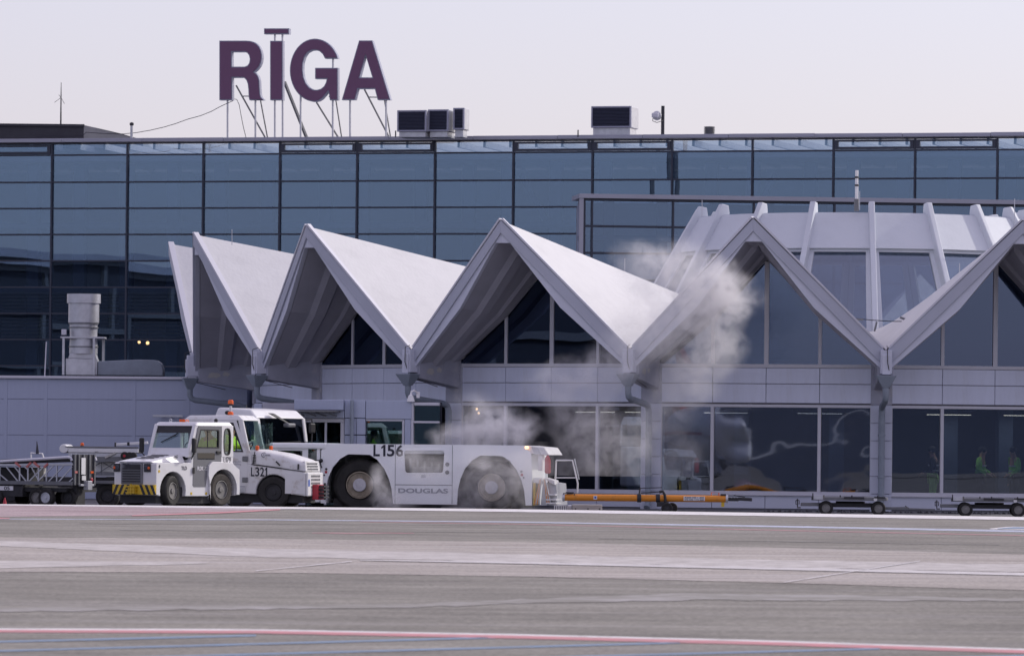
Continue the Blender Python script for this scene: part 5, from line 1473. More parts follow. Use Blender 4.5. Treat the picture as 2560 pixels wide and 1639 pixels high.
    for x0, x1 in ((-4.18, -4.10), (-3.40, -3.30), (-3.08, -3.0)):
        b = MB(); b.box(x0, x1, y0 + .02, y0 + .09, 1.12, 1.52); b.build('cab_pillar', M['white_body'], t)
        b = MB(); b.box(x0, x1, WT - .75, WT - .68, 1.12, 1.52); b.build('cab_pillar', M['white_body'], t)
    solid_holes([(-4.10, 1.12), (-4.10, 1.52), (-3.40, 1.52), (-3.40, 1.12)], [[(-4.06, 1.15), (-4.06, 1.47), (-3.44, 1.47), (-3.44, 1.15)]], y0 + .03, y0 + .07).build('window_frame', M['white_body'], t)
    b = MB(); b.box(-4.06, -3.44, y0 + .045, y0 + .055, 1.15, 1.47); b.build('cab_window', M['glass_dark'], t)
    b = MB(); b.box(-3.30, -3.08, y0 + .045, y0 + .055, 1.12, 1.50); b.build('cab_window', M['glass_dark'], t)
    b = MB(); b.box(-4.1, -3.05, .9, WT - .8, .3, 1.3); b.build('cab_interior', M['chassis'], t)
    b = MB(); p = [(-3.35, y0 - .03, 1.17), (-3.12, y0 - .08, 1.22), (-3.0, y0 - .1, 1.24), (-2.93, y0 - .1, 1.05)]; b.tube(p, .018, 6); b.sphere((-2.95, y0 - .1, 1.23), .05); b.build('mirror_arm', M['black'], t)
    # right end: sloping cowl, extinguisher, hose rack, steps
    ye = .35
    q = lambda px, py: P3(px, py)
    pr = [q(1312, 1113), q(1358, 1117.5), q(1371, 1137), q(1345, 1137), q(1325, 1133)]
    b = MB(); b.prism(pr, ye - .3, WT - .3); b.build('end_cowl', M['white'], t, bev=.015)
    b = MB(); b.prism([q(1326, 1116), q(1343, 1118.5), q(1352, 1136), q(1333, 1133.5)], ye - .312, ye - .301); b.build('cowl_hatch', M['galv'], t)
    b = MB(); b.box(*sorted((q(1343, 0)[0], q(1354, 0)[0])), ye - .28, ye + .1, q(0 + 1350, 1176)[1], q(1350, 1137)[1]); b.build('valve_box', M['white'], t, bev=.01)
    b = MB(); x = q(1368, 0)[0]; b.lathe([(.02, q(1368, 1138)[1]), (.05, q(1368, 1141)[1]), (.075, q(1368, 1147)[1]), (.075, q(1368, 1180)[1]), (.05, q(1368, 1183)[1])][::-1], 16, 'z', (x, ye - .35, 0)); b.build('fire_extinguisher', M['red'], t, smooth=True)
    b = MB(); b.tube([(x - .02, ye - .35, q(1368, 1138)[1]), (x + .06, ye - .38, q(1368, 1141)[1]), (x + .11, ye - .36, q(1368, 1155)[1]), (x + .10, ye - .36, q(1368, 1172)[1])], .012, 5); b.build('extinguisher_hose', M['black'], t)
    b = MB(); b.prism([q(1332, 1193), q(1354, 1194), q(1352, 1210), q(1332, 1204)], ye - .28, ye + .5); b.prism([q(1360, 1193), q(1384, 1200), q(1386, 1212), q(1372, 1206)], ye - .28, ye + .5); b.build('rack_plate', M['white'], t, bev=.01)
    for i in range(8):
        b = MB(); a0 = q(1353 + i * .9 - (3 if i < 4 else -4), 1197); a1 = q(1336 + i * 3.1 if i < 4 else 1357 + i * 2.6, 1259)
        b.tube([(a0[0], ye - .30 - .01 * i, a0[1]), (a1[0], ye - .31, a1[1])], .018, 6); b.build('hose', M['orange' if i % 2 == 0 else 'galv'], t)
    b = MB(); b.box(q(1331, 0)[0], q(1337, 0)[0], ye - .27, ye + .4, .19, q(1335, 1206)[1]); b.build('rack_post', M['yellow'], t)
    for py, w in ((1236, 24), (1248, 26), (1257, 26)):
        b = MB(); z = q(1370, py)[1]; b.box(q(1364, 0)[0], q(1364 + w, 0)[0], ye - .34, ye + .6, z - .02, z + .02); b.build('end_step', M['white'], t, bev=.005)
    b = MB(); b.prism([q(1355, 1205), q(1362, 1205), q(1366, 1262), q(1350, 1262)], ye - .25, ye + .3); b.prism([q(1366, 1205), q(1386, 1208), q(1390, 1262), q(1368, 1262)], ye - .1, ye + 1.8); b.build('end_frame', M['galv'], t)
    # guard rail
    b = MB(); r1 = [q(1376, 1150), q(1417, 1150), q(1431, 1208), q(1430, 1232)]
    b.tube([(p[0], ye + .6, p[1]) for p in r1], .022, 7); b.tube([(q(1372, 0)[0], ye + .6, q(1372, 1193.5)[1]), (q(1425, 0)[0], ye + .6, q(1425, 1193.5)[1])], .018, 6); b.tube([(q(1376, 0)[0], ye + .6, q(1376, 1150)[1]), (q(1374, 0)[0], ye + .6, .3)], .022, 6); b.build('guard_rail', M['white'], t, smooth=True)
    b = MB(); b.bar((q(1421, 0)[0], ye + .7, q(1421, 1146)[1]), (q(1433, 0)[0], ye + .7, q(1433, 1198)[1]), .05, .02); b.build('reflector_bar', M['galv'], t)
tractor()
# --- white cab-over truck behind the tractor
KZ = 134.0; lo4 = U(642, 1230, KZ)
T4 = thing('truck', 'white cab-over truck parked behind the tugs with a big dark windscreen', 'truck', (lo4.x, KZ, 0), R(-33))
def truck():
    t = T4; y0, y1 = 0.0, 2.15
    z = lambda py: H - (py - 1136) / 98.9
    L = 1.35
    b = MB(); b.hexa([(0, y0, .55), (0, y1, .55), (-L, y1, .55), (-L, y0, .55)], [(.0, y0, 1.70), (0, y1, 1.70), (-L, y1, 1.70), (-L, y0, 1.70)]); b.build('cab_lower', M['white'], t, bev=.04)
    b = MB(); b.hexa([(-.02, y0 - .01, 2.28), (-.02, y1 + .01, 2.28), (-L - .02, y1, 2.28), (-L - .02, y0, 2.28)], [(-.26, y0 + .07, 2.50), (-.26, y1 - .07, 2.50), (-L + .05, y1 - .07, 2.55), (-L + .05, y0 + .07, 2.55)]); b.build('roof', M['white'], t, bev=.06, seg=3)
    b = MB(); b.box(-L, -.95, y0, y0 + .06, 1.70, 2.29); b.box(-L, -L + .06, y0, y1, 1.70, 2.29); b.build('rear_wall', M['white'], t, bev=.02)
    for y in (y0 + .05, y1 - .05):
        b = MB(); b.bar((.0, y, 1.68), (-.10, y, 2.30), .11, .12, (0, 1, 0)); b.build('front_pillar', M['white'], t, bev=.02)
    b = MB(); b.hexa([(.03, y0 + .02, 1.66), (.03, y0 + .22, 1.66), (-.03, y0 + .2, 1.66), (-.03, y0 + .02, 1.66)], [(-.06, y0 + .0, 2.28), (-.06, y0 + .20, 2.28), (-.12, y0 + .18, 2.28), (-.12, y0 + .02, 2.28)]); b.build('wind_deflector', M['white'], t, bev=.02)
    b = MB(); b.hexa([(.035, y0 + .2, 1.62), (.035, y1 - .08, 1.62), (.01, y1 - .08, 1.62), (.01, y0 + .2, 1.62)], [(-.08, y0 + .2, 2.28), (-.08, y1 - .08, 2.28), (-.10, y1 - .08, 2.28), (-.10, y0 + .2, 2.28)]); b.build('windscreen', M['glass_dark'], t)
    b = MB(); b.box(.0, .05, y0 + .05, y1 - .05, .9, 1.64); b.build('front_panel', M['chassis'], t, bev=.03)
    b = MB(); b.box(-.92, -.12, y0 - .004, y0 + .02, 1.74, 2.24); b.build('side_window', M['glass_dark'], t)
    b = MB(); b.box(-.9, -.3, .4, 1.8, 1.3, 1.7); b.box(-1.0, -.8, .4, .9, 1.6, 2.15); b.build('seats', M['cloth'], t, bev=.05)
    b = MB(); b.hexa([(.03, .50, 2.40), (.03, .72, 2.40), (-.05, .72, 2.42), (-.05, .50, 2.42)], [(.30, 1.02, 2.12), (.30, 1.12, 2.12), (.24, 1.12, 2.12), (.24, 1.02, 2.12)]); b.build('mirror_arm', M['black'], t, bev=.01)
    b = MB(); b.box(.18, .36, .85, 1.18, 2.06, 2.17); b.build('ramp_mirror', M['galv_dark'], t, bev=.04, seg=2)
    b = MB(); b.box(-.02, .06, y1 + .10, y1 + .34, 1.92, 2.18); b.build('side_mirror', M['black'], t, bev=.03)
    b = MB(); b.tube([(-.1, y1, 2.26), (.02, y1 + .2, 2.28), (.02, y1 + .24, 2.1), (.02, y1 + .2, 1.6), (-.0, y1, 1.55)], .02, 6); b.build('mirror_bracket', M['black'], t)
    b = MB(); b.bar((.07, .9, 1.66), (.06, 1.8, 1.70), .03, .04); b.build('wiper', M['black'], t)
    b = MB(); b.sphere((-.95, .02, 2.42), .05, sq=(1.8, .5, 1)); b.build('roof_lamp', M['black'], t)
    b = MB(); b.tube([(-.7, .5, 2.54), (-.72, .5, 2.62)], .012, 5); b.build('aerial', M['black'], t)
    b = MB(); b.box(-5.2, -.2, .55, 1.6, .5, .75); b.build('chassis', M['chassis'], t)
    b = MB(); b.box(-5.3, -1.5, .1, 2.05, .76, .92); b.build('flatbed', M['galv_dark'], t)
    for x in (-.7, -4.0):
        for s, y in ((-1, .2), (1, 1.95)): wheel(t, x, y, .46, .46, .3, s, .5, 'rubber', 'rim', 8)
truck()

# --- belt loaders at the left
AZ = 127.0; lo5 = U(182, 1230, AZ)
T5 = thing('belt_loader', 'grey belt loader with open lattice side and ribbed end plate, nearest at left', 'belt loader', (lo5.x, AZ, 0), R(-28))
def loader():
    t = T5; W5 = .95
    def p(px, py): return ((px - 182) / 92.0, H - (py - 1131.5) / 104.3)
    def bar(nm, a, c, w, m='galv', y=0.0):
        (xa, za), (xb, zb) = p(*a), p(*c)
        b = MB(); b.bar((xa, y, za), (xb, y, zb), w, w); return b.build(nm, M[m], t)
    bar('lower_beam', (-140, 1207), (182, 1207.5), .085, 'galv_dark'); bar('middle_beam', (-140, 1166), (182, 1159.5), .05, 'galv')
    bar('lower_beam', (-140, 1207), (182, 1207.5), .085, 'galv_dark', W5); bar('middle_beam', (-140, 1166), (182, 1159.5), .05, 'galv', W5)
    for y, a, c, e in ((0, (-140, 1164), (168, 1142.5), (179, 1151)), (W5, (-140, 1166), (176, 1142), (186, 1150))):
        b = MB(); q = [p(*a), p(*c), p((c[0] + e[0]) / 2 + 3, c[1] + 1.5), p(*e)]; b.tube([(x, y, zz) for x, zz in q], .035, 8); b.build('side_rail', M['coping'], t, smooth=True)
    for x in (-60, -10, 42, 64, 92, 113, 140): 
        bar('upright', (x, 1160), (x, 1204), .03)
    ds = [((2, 1162), (38, 1204)), ((-40, 1163), (14, 1206)), ((24, 1162), (60, 1204)), ((68, 1203), (110, 1162)), ((70, 1162), (92, 1200)), ((90, 1204), (134, 1161)), ((118, 1204), (160, 1161)), ((145, 1204), (180, 1166)), ((52, 1164), (62, 1173)), ((170, 1206), (182, 1195))]
    for a, c in ds: bar('diagonal', a, c, .026)
    for a, c in (((32, 1157), (45, 1167)), ((62, 1168), (73, 1157)), ((80, 1156), (95, 1167)), ((108, 1168), (118, 1159))):
        bar('red_grip', a, c, .05, 'red_soft', -.02)
    # belt and its side plates
    (xa, za), (xb, zb) = p(-140, 1160), p(178, 1147)
    b = MB(); b.bar((xa, W5 / 2, za), (xb, W5 / 2, zb), W5 - .12, .10); b.build('belt_bed', M['chassis'], t)
    # end plate with ribs
    x0, zt = p(182, 1135); _, zb = p(182, 1211.5)
    b = MB(); b.box(-.03, .0, 0, W5, zb, zt); ep = b.build('end_plate', M['penthouse'], t)
    for y, m in ((.02, 'galv_dark'), (.2, 'galv_dark'), (.42, 'galv_dark'), (.68, 'galv_dark'), (.90, 'galv_dark')):
        b = MB(); b.box(.001, .035, y, y + .055, zb, zt); b.build('rib', M[m], ep)
    b = MB(); b.box(.036, .05, .30, .48, zt - .48, zt - .08); b.box(.036, .05, .33, .5, zt - .62, zt - .51); b.build('paper_tag', M['plate'], ep)
    b = MB(); b.box(.036, .05, .72, .84, zt - .45, zt - .40); b.build('amber_reflector', M['amber'], ep); b = MB(); b.box(.036, .05, .02, .13, zt - .45, zt - .40); b.build('red_reflector', M['red_soft'], ep)
    b = MB(); b.sphere((.06, .74, zb + .12), .05, sq=(.5, 1, 1.3)); b.build('red_lamp', M['red'], ep)
    b = MB(); b.box(.03, .16, .42, .62, zb - .12, zb + .10); b.box(.03, .10, .2, .8, zb - .03, zb + .02); b.build('towing_socket', M['galv'], t, bev=.01)
    # chassis
    b = MB(); b.box(p(-140, 0)[0], -.25, .1, W5 + .5, .42, .52); b.box(p(-140, 0)[0], p(50, 0)[0], .0, W5 + .6, .30, .55); b.box(p(-140, 0)[0], p(36, 0)[0], .25, W5 + .2, .55, 1.0); b.build('chassis', M['chassis'], t)
    b = MB(); b.box(p(-40, 0)[0], p(26, 0)[0], -.02, -.003, *sorted((p(0, 1227)[1], p(0, 1216)[1]))); b.build('number_plate', M['plate'], t)
    text(t, '05', p(10, 0)[0], -.025, p(0, 1221.5)[1], .16, .085, M['ink'], .01)
    for px, rm, y in ((86.5, 'rim', .06), (115.7, 'galv', -.02), (155, 'chassis', .3), (-20, 'rim', .0)):
        g0 = gz(lo5.x + p(px, 0)[0] * .88, AZ - p(px, 0)[0] * .47)
        wheel(t, p(px, 0)[0], y, g0 + .215, .215, .16, -1, .6, 'rubber', rm, 6)
    for px in (86.5, 115.7, -20): 
        g0 = gz(lo5.x, AZ + 1.2); wheel(t, p(px, 0)[0], 1.2, g0 + .215, .215, .16, 1, .6, 'rubber', 'rim', 6)
    b = MB(); b.box(-.9, -.75, .2, .3, .2, .52); b.box(-.2, -.1, .3, .7, .1, .9); b.build('support_leg', M['chassis'], t)
loader()
CZ = 131.5; lo6 = U(290, 1230, CZ)
T6 = thing('belt_loader', 'white boomed belt loader with amber beacon and rubber rollers, behind the lattice one', 'belt loader', (lo6.x, CZ, 0), R(-4))
def loader2():
    t = T6; s = FPX / CZ
    def p(px, py): return ((px - 290) / s, H - (py - 1132.5) / s)
    def bx(nm, x0, x1, y0, y1, d0, d1, m, bev=.01):
        b = MB(); b.box(p(x0, 0)[0], p(x1, 0)[0], d0, d1, p(0, y1)[1], p(0, y0)[1]); return b.build(nm, M[m], t, bev=bev)
    bx('boom_rail', 160, 345, 1115.5, 1120, 0, .06, 'galv_dark'); bx('boom_side', 168, 345, 1120.3, 1131, .01, .06, 'white'); bx('boom_flange', 168, 330, 1131.3, 1142, .03, .08, 'galv'); bx('belt_bed', 155, 345, 1122, 1132, .09, .9, 'chassis')
    b = MB(); q = p(157, 1122); b.lathe([(.10, 0), (.11, .02), (.11, .95), (.10, .97)], 18, 'y', (q[0], 0, q[1])); b.build('end_drum', M['white'], t, smooth=True)
    b = MB(); b.bar((*p(285, 1111)[:1], .1, p(285, 1111)[1]), (p(368, 1105)[0], .1, p(368, 1105)[1]), .07, .07); b.build('folded_handrail', M['plate'], t, bev=.01)
    bx('handrail_joint', 284, 288, 1105, 1116, .05, .15, 'black'); bx('handrail_joint', 316, 322, 1104, 1113, .05, .15, 'black')
    beacon(t, p(202, 0)[0], .1, p(0, 1115.5)[1], .045, .09, .0)
    for px, r_ in ((312, 10), (324, 9.5), (333, 9)):
        q = p(px, 1138.5); b = MB(); b.lathe([(.04, -.12), (r_ / s, -.11), (r_ / s, .05), (.04, .06)], 20, 'y', (q[0], 0, q[1])); b.build('bumper_roller', M['rubber'], t, smooth=True)
    q = p(312, 1138.5); b = MB(); b.lathe([(.035, -.14), (.03, -.13), (.002, -.125)], 12, 'y', (q[0], 0, q[1])); b.build('roller_cap', M['red'], t)
    b = MB(); b.bar((p(262, 0)[0], -.02, p(0, 1143)[1]), (p(288, 0)[0], -.02, p(0, 1131)[1]), .07, .05); b.build('actuator', M['concrete_block'], t)
    b = MB(); b.hexa([(p(228, 0)[0], .0, p(0, 1156)[1]), (p(330, 0)[0], .0, p(0, 1150)[1]), (p(330, 0)[0], .05, p(0, 1150)[1]), (p(228, 0)[0], .05, p(0, 1156)[1])], [(p(234, 0)[0], 0, p(0, 1142)[1]), (p(330, 0)[0], 0, p(0, 1140)[1]), (p(330, 0)[0], .05, p(0, 1140)[1]), (p(234, 0)[0], .05, p(0, 1142)[1])]); b.build('boom_foot', M['galv_dark'], t)
    bx('engine_cover', 225, 300, 1153, 1180, .3, 1.2, 'white', .02)
    for a, c in (((232, 1165), (248, 1156)), ((252, 1154), (280, 1171)), ((228, 1192), (282, 1156)), ((250, 1154), (250, 1190))):
        b = MB(); b.bar((p(*a)[0], .2, p(*a)[1]), (p(*c)[0], .2, p(*c)[1]), .025); b.build('brace', M['galv_dark'], t)
    bx('side_guard', 228, 300, 1188, 1191, .1, .16, 'galv'); bx('side_guard', 228, 300, 1201, 1209, .1, .2, 'galv_dark'); bx('chassis', 60, 310, 1193, 1225, .3, 1.4, 'chassis')
    bx('side_tank', 70, 100, 1168, 1192, .25, .8, 'concrete_block'); bx('cab_back', -10, 38, 1170, 1206, .5, 1.3, 'chassis')
    text(t, 'VCS', p(240, 0)[0], .002, p(0, 1131.5)[1] + .02, .09, .035, M['ink'])
    for px in (265, 160, 20):
        for sd, y in ((-1, .35), (1, 1.35)): wheel(t, p(px, 0)[0], y, .30, .30, .24, sd, .52, 'rubber', 'chassis', 6)
    b = MB(); b.tube([(p(86, 0)[0], .3, p(0, 1136)[1]), (p(85.5, 0)[0], .3, p(0, 1118)[1]), (p(84.5, 0)[0], .3, p(0, 1104)[1])], [.045, .025, .008], 7); b.build('aerial', M['ink'], t)
    b = MB(); b.tube([(p(70, 0)[0], .3, p(0, 1146)[1]), (p(70, 0)[0], .3, p(0, 1133.5)[1]), (p(98, 0)[0], .3, p(0, 1135)[1]), (p(102, 0)[0], .3, p(0, 1146)[1])], .022, 6); b.build('handrail', M['plate'], t)
loader2()
b = MB(); q = U(12, 1256, 125.5); b.lathe([(.10, 0), (.10, .03), (.05, .04), (.015, .19), (.002, .2)], 14, 'z'); cn = b.build('marker_cone', M['red']); cn.location = (q.x, 125.5, gz(q.x, 125.5)); cn.rotation_euler = (0, 0, 0)
tag(cn, 'small red marker cone on the ground under the lattice belt loader', 'cone')
wr = thing('wall_rail', 'long narrow grey metal rail fixed to the annex wall above the tug', 'rail', U(387, 1039, AO.y + .3), AYAW)
q = FPX / 157; b = MB(); b.box(0, 76 / q, -.28, -.2, -.035, .03); b.build('rail', M['galv'], wr, bev=.004)
for x in (.2, .45, .7): 
    b = MB(); b.box(x, x + .05, -.2, 1.6, -.02, .02); b.build('rail_bracket', M['galv_dark'], wr)

# --- dollies
def dolly(px0, label, Z, oy):
    o = U(px0, 1262, Z)
    t = thing('cargo_dolly', label, 'dolly', (o.x, Z, 0), R(-5), 'container dollies along the facade')
    return t
def dolly_parts(t):
    def p(px, py): return ((px - 2130) / 100.5, 1.36 - (py - 1150.3) / 101.0 + .015)
    def bx(nm, x0, x1, y0, y1, d0, d1, m, bev=.006, par=None):
        b = MB(); b.box(p(x0, 0)[0], p(x1, 0)[0], d0, d1, p(0, y1)[1], p(0, y0)[1]); return b.build(nm, M[m], par or t, bev=bev)
    dk = bx('deck', 2029, 2216, 1244, 1252, -.05, 1.45, 'galv_dark')
    bx('end_stop', 2034, 2060, 1240, 1250.5, -.07, -.051, 'galv', par=dk); bx('stop_post', 2031.5, 2034, 1234.5, 1250, -.09, .0, 'chassis', 0, dk); bx('stop_post', 2058, 2062, 1239, 1250, -.1, .05, 'rim', 0, dk)
    bx('rollers', 2110, 2160, 1243, 1248, -.07, -.052, 'chassis', 0, dk); bx('guide', 2185, 2212, 1242, 1245.5, -.09, .1, 'chassis', 0, dk)
    for x in (2099, 2128, 2192): bx('lock_lug', x, x + 3, 1239, 1244, -.02, .04, 'chassis', 0, dk)
    b = MB(); q = p(2188, 1248.5); b.lathe([(.045, -.075), (.045, -.056)], 16, 'y', (q[0], 0, q[1])); b.build('round_badge', M['plate'], dk)
    b = MB(); b.lathe([(.30, .245), (.36, .30), (.36, .345)], 24, 'z', (p(2124, 0)[0], .7, 0)); b.build('turntable', M['chassis'], t)
    bx('frame_beam', 2002, 2047, 1258.5, 1267, .1, .3, 'galv_dark'); bx('frame_beam', 2047.5, 2200, 1259, 1269, .15, 1.25, 'chassis')
    b = MB(); q = [p(1990, 1253), p(1990, 1263), p(1998, 1263), p(1998, 1253), p(1990, 1253)]; b.tube([(x, .2, z) for x, z in q], .012, 6); b.tube([(p(1994, 0)[0], .2, p(0, 1249)[1]), (p(1994, 0)[0], .2, p(0, 1270)[1])], .014, 6); b.build('hitch_handle', M['chassis'], t)
    b = MB(); b.box(p(1993, 0)[0], p(2002, 0)[0], .17, .23, .16, .20); b.build('hitch_tongue', M['galv_dark'], t)
    b = MB(); b.bar((p(2205, 0)[0], .2, p(0, 1271)[1]), (p(2268, 0)[0], .2, p(0, 1270)[1]), .08, .07); b.bar((p(2268, 0)[0], .2, p(0, 1271.5)[1]), (p(2336, 0)[0], .2, p(0, 1273)[1]), .05, .05); b.build('drawbar', M['galv_dark'], t, bev=.006)
    b = MB(); b.bar((p(2261, 0)[0], .2, p(0, 1264)[1]), (p(2278, 0)[0], .2, p(0, 1274)[1]), .03, .02); b.build('drawbar_latch', M['chassis'], t)
    for px in (2065.6, 2195.7):
        for s, y in ((-1, .05), (1, 1.30)): wheel(t, p(px, 0)[0] - (0 if s < 0 else .04), y, .175, .175, .13, s, .60, 'rubber', 'rim', 6)
    b = MB(); q = [p(2104, 1275), p(2104, 1284), p(2126, 1284), p(2126, 1275)]; b.tube([(x, .1, z) for x, z in q], .01, 5); b.build('brake_loop', M['chassis'], t)
D1 = dolly(2130, 'empty steel cargo dolly standing under the downpipe, between the tow bar and the other dolly', 131, 0)
dolly_parts(D1)
D2 = dup(D1, None); dd_ = Vector((math.cos(R(-4)), math.sin(R(-4)), 0)) * 3.44
D2.location = D1.location + dd_
D2['label'] = 'empty steel cargo dolly at the right edge, cut by the picture border'

# --- tow bar
BZ2 = 128.0; lo7 = U(1620, 1245, BZ2)
T7 = thing('tow_bar', 'long orange aircraft tow bar on two small wheels with a white label', 'tow bar', (lo7.x, BZ2, 0), R(-2))
def towbar():
    t = T7; s = FPX / BZ2
    def p(px, py): return ((px - 1620) / s, H - (py - 1145.2 - .0095 * (px - 1620) * .6) / s)
    ax = p(1620, 1244.5)[1]
    b = MB(); b.tube([(p(1408, 0)[0], 0, ax), (p(1820, 0)[0], 0, ax)], .083, 18); b.build('tube', M['orange'], t, smooth=True)
    for px in (1409, 1817):
        b = MB(); b.lathe([(.07, -.03), (.097, -.025), (.097, .025), (.07, .03)], 18, 'x', (p(px, 0)[0], 0, ax)); b.build('flange', M['galv'], t)
    for px in (1598, 1645):
        b = MB(); b.lathe([(.09, -.05), (.105, -.045), (.105, .045), (.09, .05)], 14, 'x', (p(px, 0)[0], 0, ax)); b.build('clamp', M['chassis'], t)
    b = MB(); b.bar((p(1600, 0)[0], -.02, ax + .24), (p(1655, 0)[0], -.02, ax + .26), .02); b.bar((p(1602, 0)[0], -.08, ax + .12), (p(1652, 0)[0], -.08, ax + .16), .025); b.tube([(p(1598, 0)[0], -.05, ax + .1), (p(1600, 0)[0], -.05, ax + .25)], .02, 6); b.build('lever', M['chassis'], t)
    b = MB(); b.tube([(p(1648, 0)[0], -.1, ax + .15), (p(1657, 0)[0], -.1, ax + .17), (p(1662, 0)[0], -.1, ax + .08), (p(1664, 0)[0], -.1, ax - .1), (p(1668, 0)[0], -.1, .16)], .035, 7); b.build('axle_arm', M['black'], t, smooth=True)
    b = MB(); b.box(p(1642, 0)[0], p(1672, 0)[0], -.1, .15, ax - .2, ax - .085); b.build('axle_bracket', M['chassis'], t)
    for px, y in ((1668, -.16), (1680, .45)):
        wheel(t, p(px, 0)[0], y, .135 + gz(lo7.x, BZ2), .135, .09, -1, .5, 'rubber', 'chassis', 5)
    b = MB(); b.tube([(p(1670, 0)[0], -.16, .15), (p(1680, 0)[0], .45, .15)], .02, 6); b.build('axle', M['chassis'], t)
    b = MB(); b.box(p(1709, 0)[0], p(1762, 0)[0], -.093, -.089, ax - .05, ax + .055); b.build('label_plate', M['plate'], t)
    text(t, 'A220-100 / -300', p(1735.5, 0)[0], -.0955, ax + .027, .46, .036, M['ink'], .01); text(t, 'CS-100 / CS-300', p(1735.5, 0)[0], -.0955, ax - .025, .46, .036, M['ink'], .01)
    b = MB(); b.box(p(1484, 0)[0], p(1493, 0)[0], -.092, -.084, ax - .04, ax + .05); b.build('small_sticker', M['plate'], t); b = MB(); b.box(p(1486, 0)[0], p(1491, 0)[0], -.094, -.0925, ax - .02, ax + .03); b.build('sticker_print', M['blue'], t)
    b = MB(); b.tube([(p(1778, 0)[0], 0, ax + .08), (p(1778, 0)[0], 0, ax + .15), (p(1797, 0)[0], 0, ax + .15), (p(1797, 0)[0], 0, ax + .08)], .012, 6); b.build('handle', M['amber'], t)
    b = MB(); b.box(p(1801, 0)[0], p(1815, 0)[0], -.05, .05, ax + .083, ax + .12); b.build('top_block', M['chassis'], t)
    b = MB(); b.box(p(1803, 0)[0], p(1811, 0)[0], -.03, .03, ax - .19, ax - .08); b.build('foot', M['yellow'], t)
    b = MB(); b.tube([(p(1820, 0)[0], 0, ax), (p(1848, 0)[0], 0, ax)], .042, 10); b.build('shank', M['chassis'], t)
    for px in (1828, 1836, 1843):
        b = MB(); b.box(p(px, 0)[0] - .012, p(px, 0)[0] + .012, -.05, .05, ax - .09, ax + .06); b.build('shear_pin', M['galv'], t)
    b = MB(); b.hexa([(p(1845, 0)[0], -.08, ax - .035), (p(1845, 0)[0], .08, ax - .035), (p(1845, 0)[0], .08, ax + .045), (p(1845, 0)[0], -.08, ax + .045)], [(p(1880, 0)[0], -.05, ax - .05), (p(1880, 0)[0], .05, ax - .05), (p(1880, 0)[0], .05, ax + .03), (p(1880, 0)[0], -.05, ax + .03)]); b.build('head', M['chassis'], t, bev=.008)
    b = MB(); b.box(p(1822, 0)[0], p(1846, 0)[0], -.06, .06, ax - .05, ax + .03); b.bar((p(1834, 0)[0], 0, ax + .09), (p(1862, 0)[0], 0, ax + .05), .04, .02); b.build('head_lever', M['black'], t)
    b = MB(); b.tube([(p(1409, 0)[0], -.07, ax + .07), (p(1409, 0)[0], -.07, ax + .10), (p(1436, 0)[0], -.07, ax + .10), (p(1436, 0)[0], -.07, ax + .05)], .012, 6); b.bar((p(1414, 0)[0], 0, ax + .115), (p(1434, 0)[0], 0, ax + .115), .12, .03); b.build('end_bracket', M['chassis'], t)
towbar()
blk = thing('ballast_block', 'pale concrete ballast block under the left end of the orange tow bar', 'block', (U(1468, 1270, 128.9).x, 128.9, gz(2, 128.9)))
b = MB(); b.box(-.37, .36, -.25, .25, .02, .20); b.build('block', M['concrete_block'], blk, bev=.012)
for x in (-.3, 0, .28):
    b = MB(); b.box(x, x + .03, -.256, -.25, .08, .11); b.build('socket', M['chassis'], blk)
b = MB(); b.box(-.47, -.38, -.2, .2, .0, .18); b.build('end_piece', M['plate'], blk, bev=.01)
grd = thing('drain_grate', 'upright white slatted grate on the ground beside the tractor steps', 'grate', (U(1402, 1268, 128.4).x, 128.4, gz(1.2, 128.4)))
b = MB(); b.box(-.17, .17, 0, .03, .0, .02); b.box(-.17, .17, 0, .03, .15, .17); b.build('rail', M['plate'], grd)
b = MB(); b.box(-.012, .012, .004, .026, .02, .15); sm_ = b.mesh('slat', M['plate'])
for i in range(8): link('slat', sm_, grd).location = (-.15 + i * .043, 0, 0)
b = MB(); b.box(-.17, .17, .06, .3, .0, .14); b.build('box', M['chassis'], grd)
b = MB(); rnd_ = random.Random(5)
for i in range(160):
    x = U(rnd_.uniform(1910, 2560), 1270, 139).x; y = 138.0 + rnd_.uniform(0, 1.4) - .05 * x * 0; r_ = rnd_.uniform(.02, .06)
    b.add([(x - r_, y, 0), (x + r_, y, 0), (x, y + r_, 0), (x + rnd_.uniform(-r_, r_), y, r_ * .9)], [(0, 1, 3), (1, 2, 3), (2, 0, 3)])
tag(b.build('grit', M['chassis']), kind='stuff')

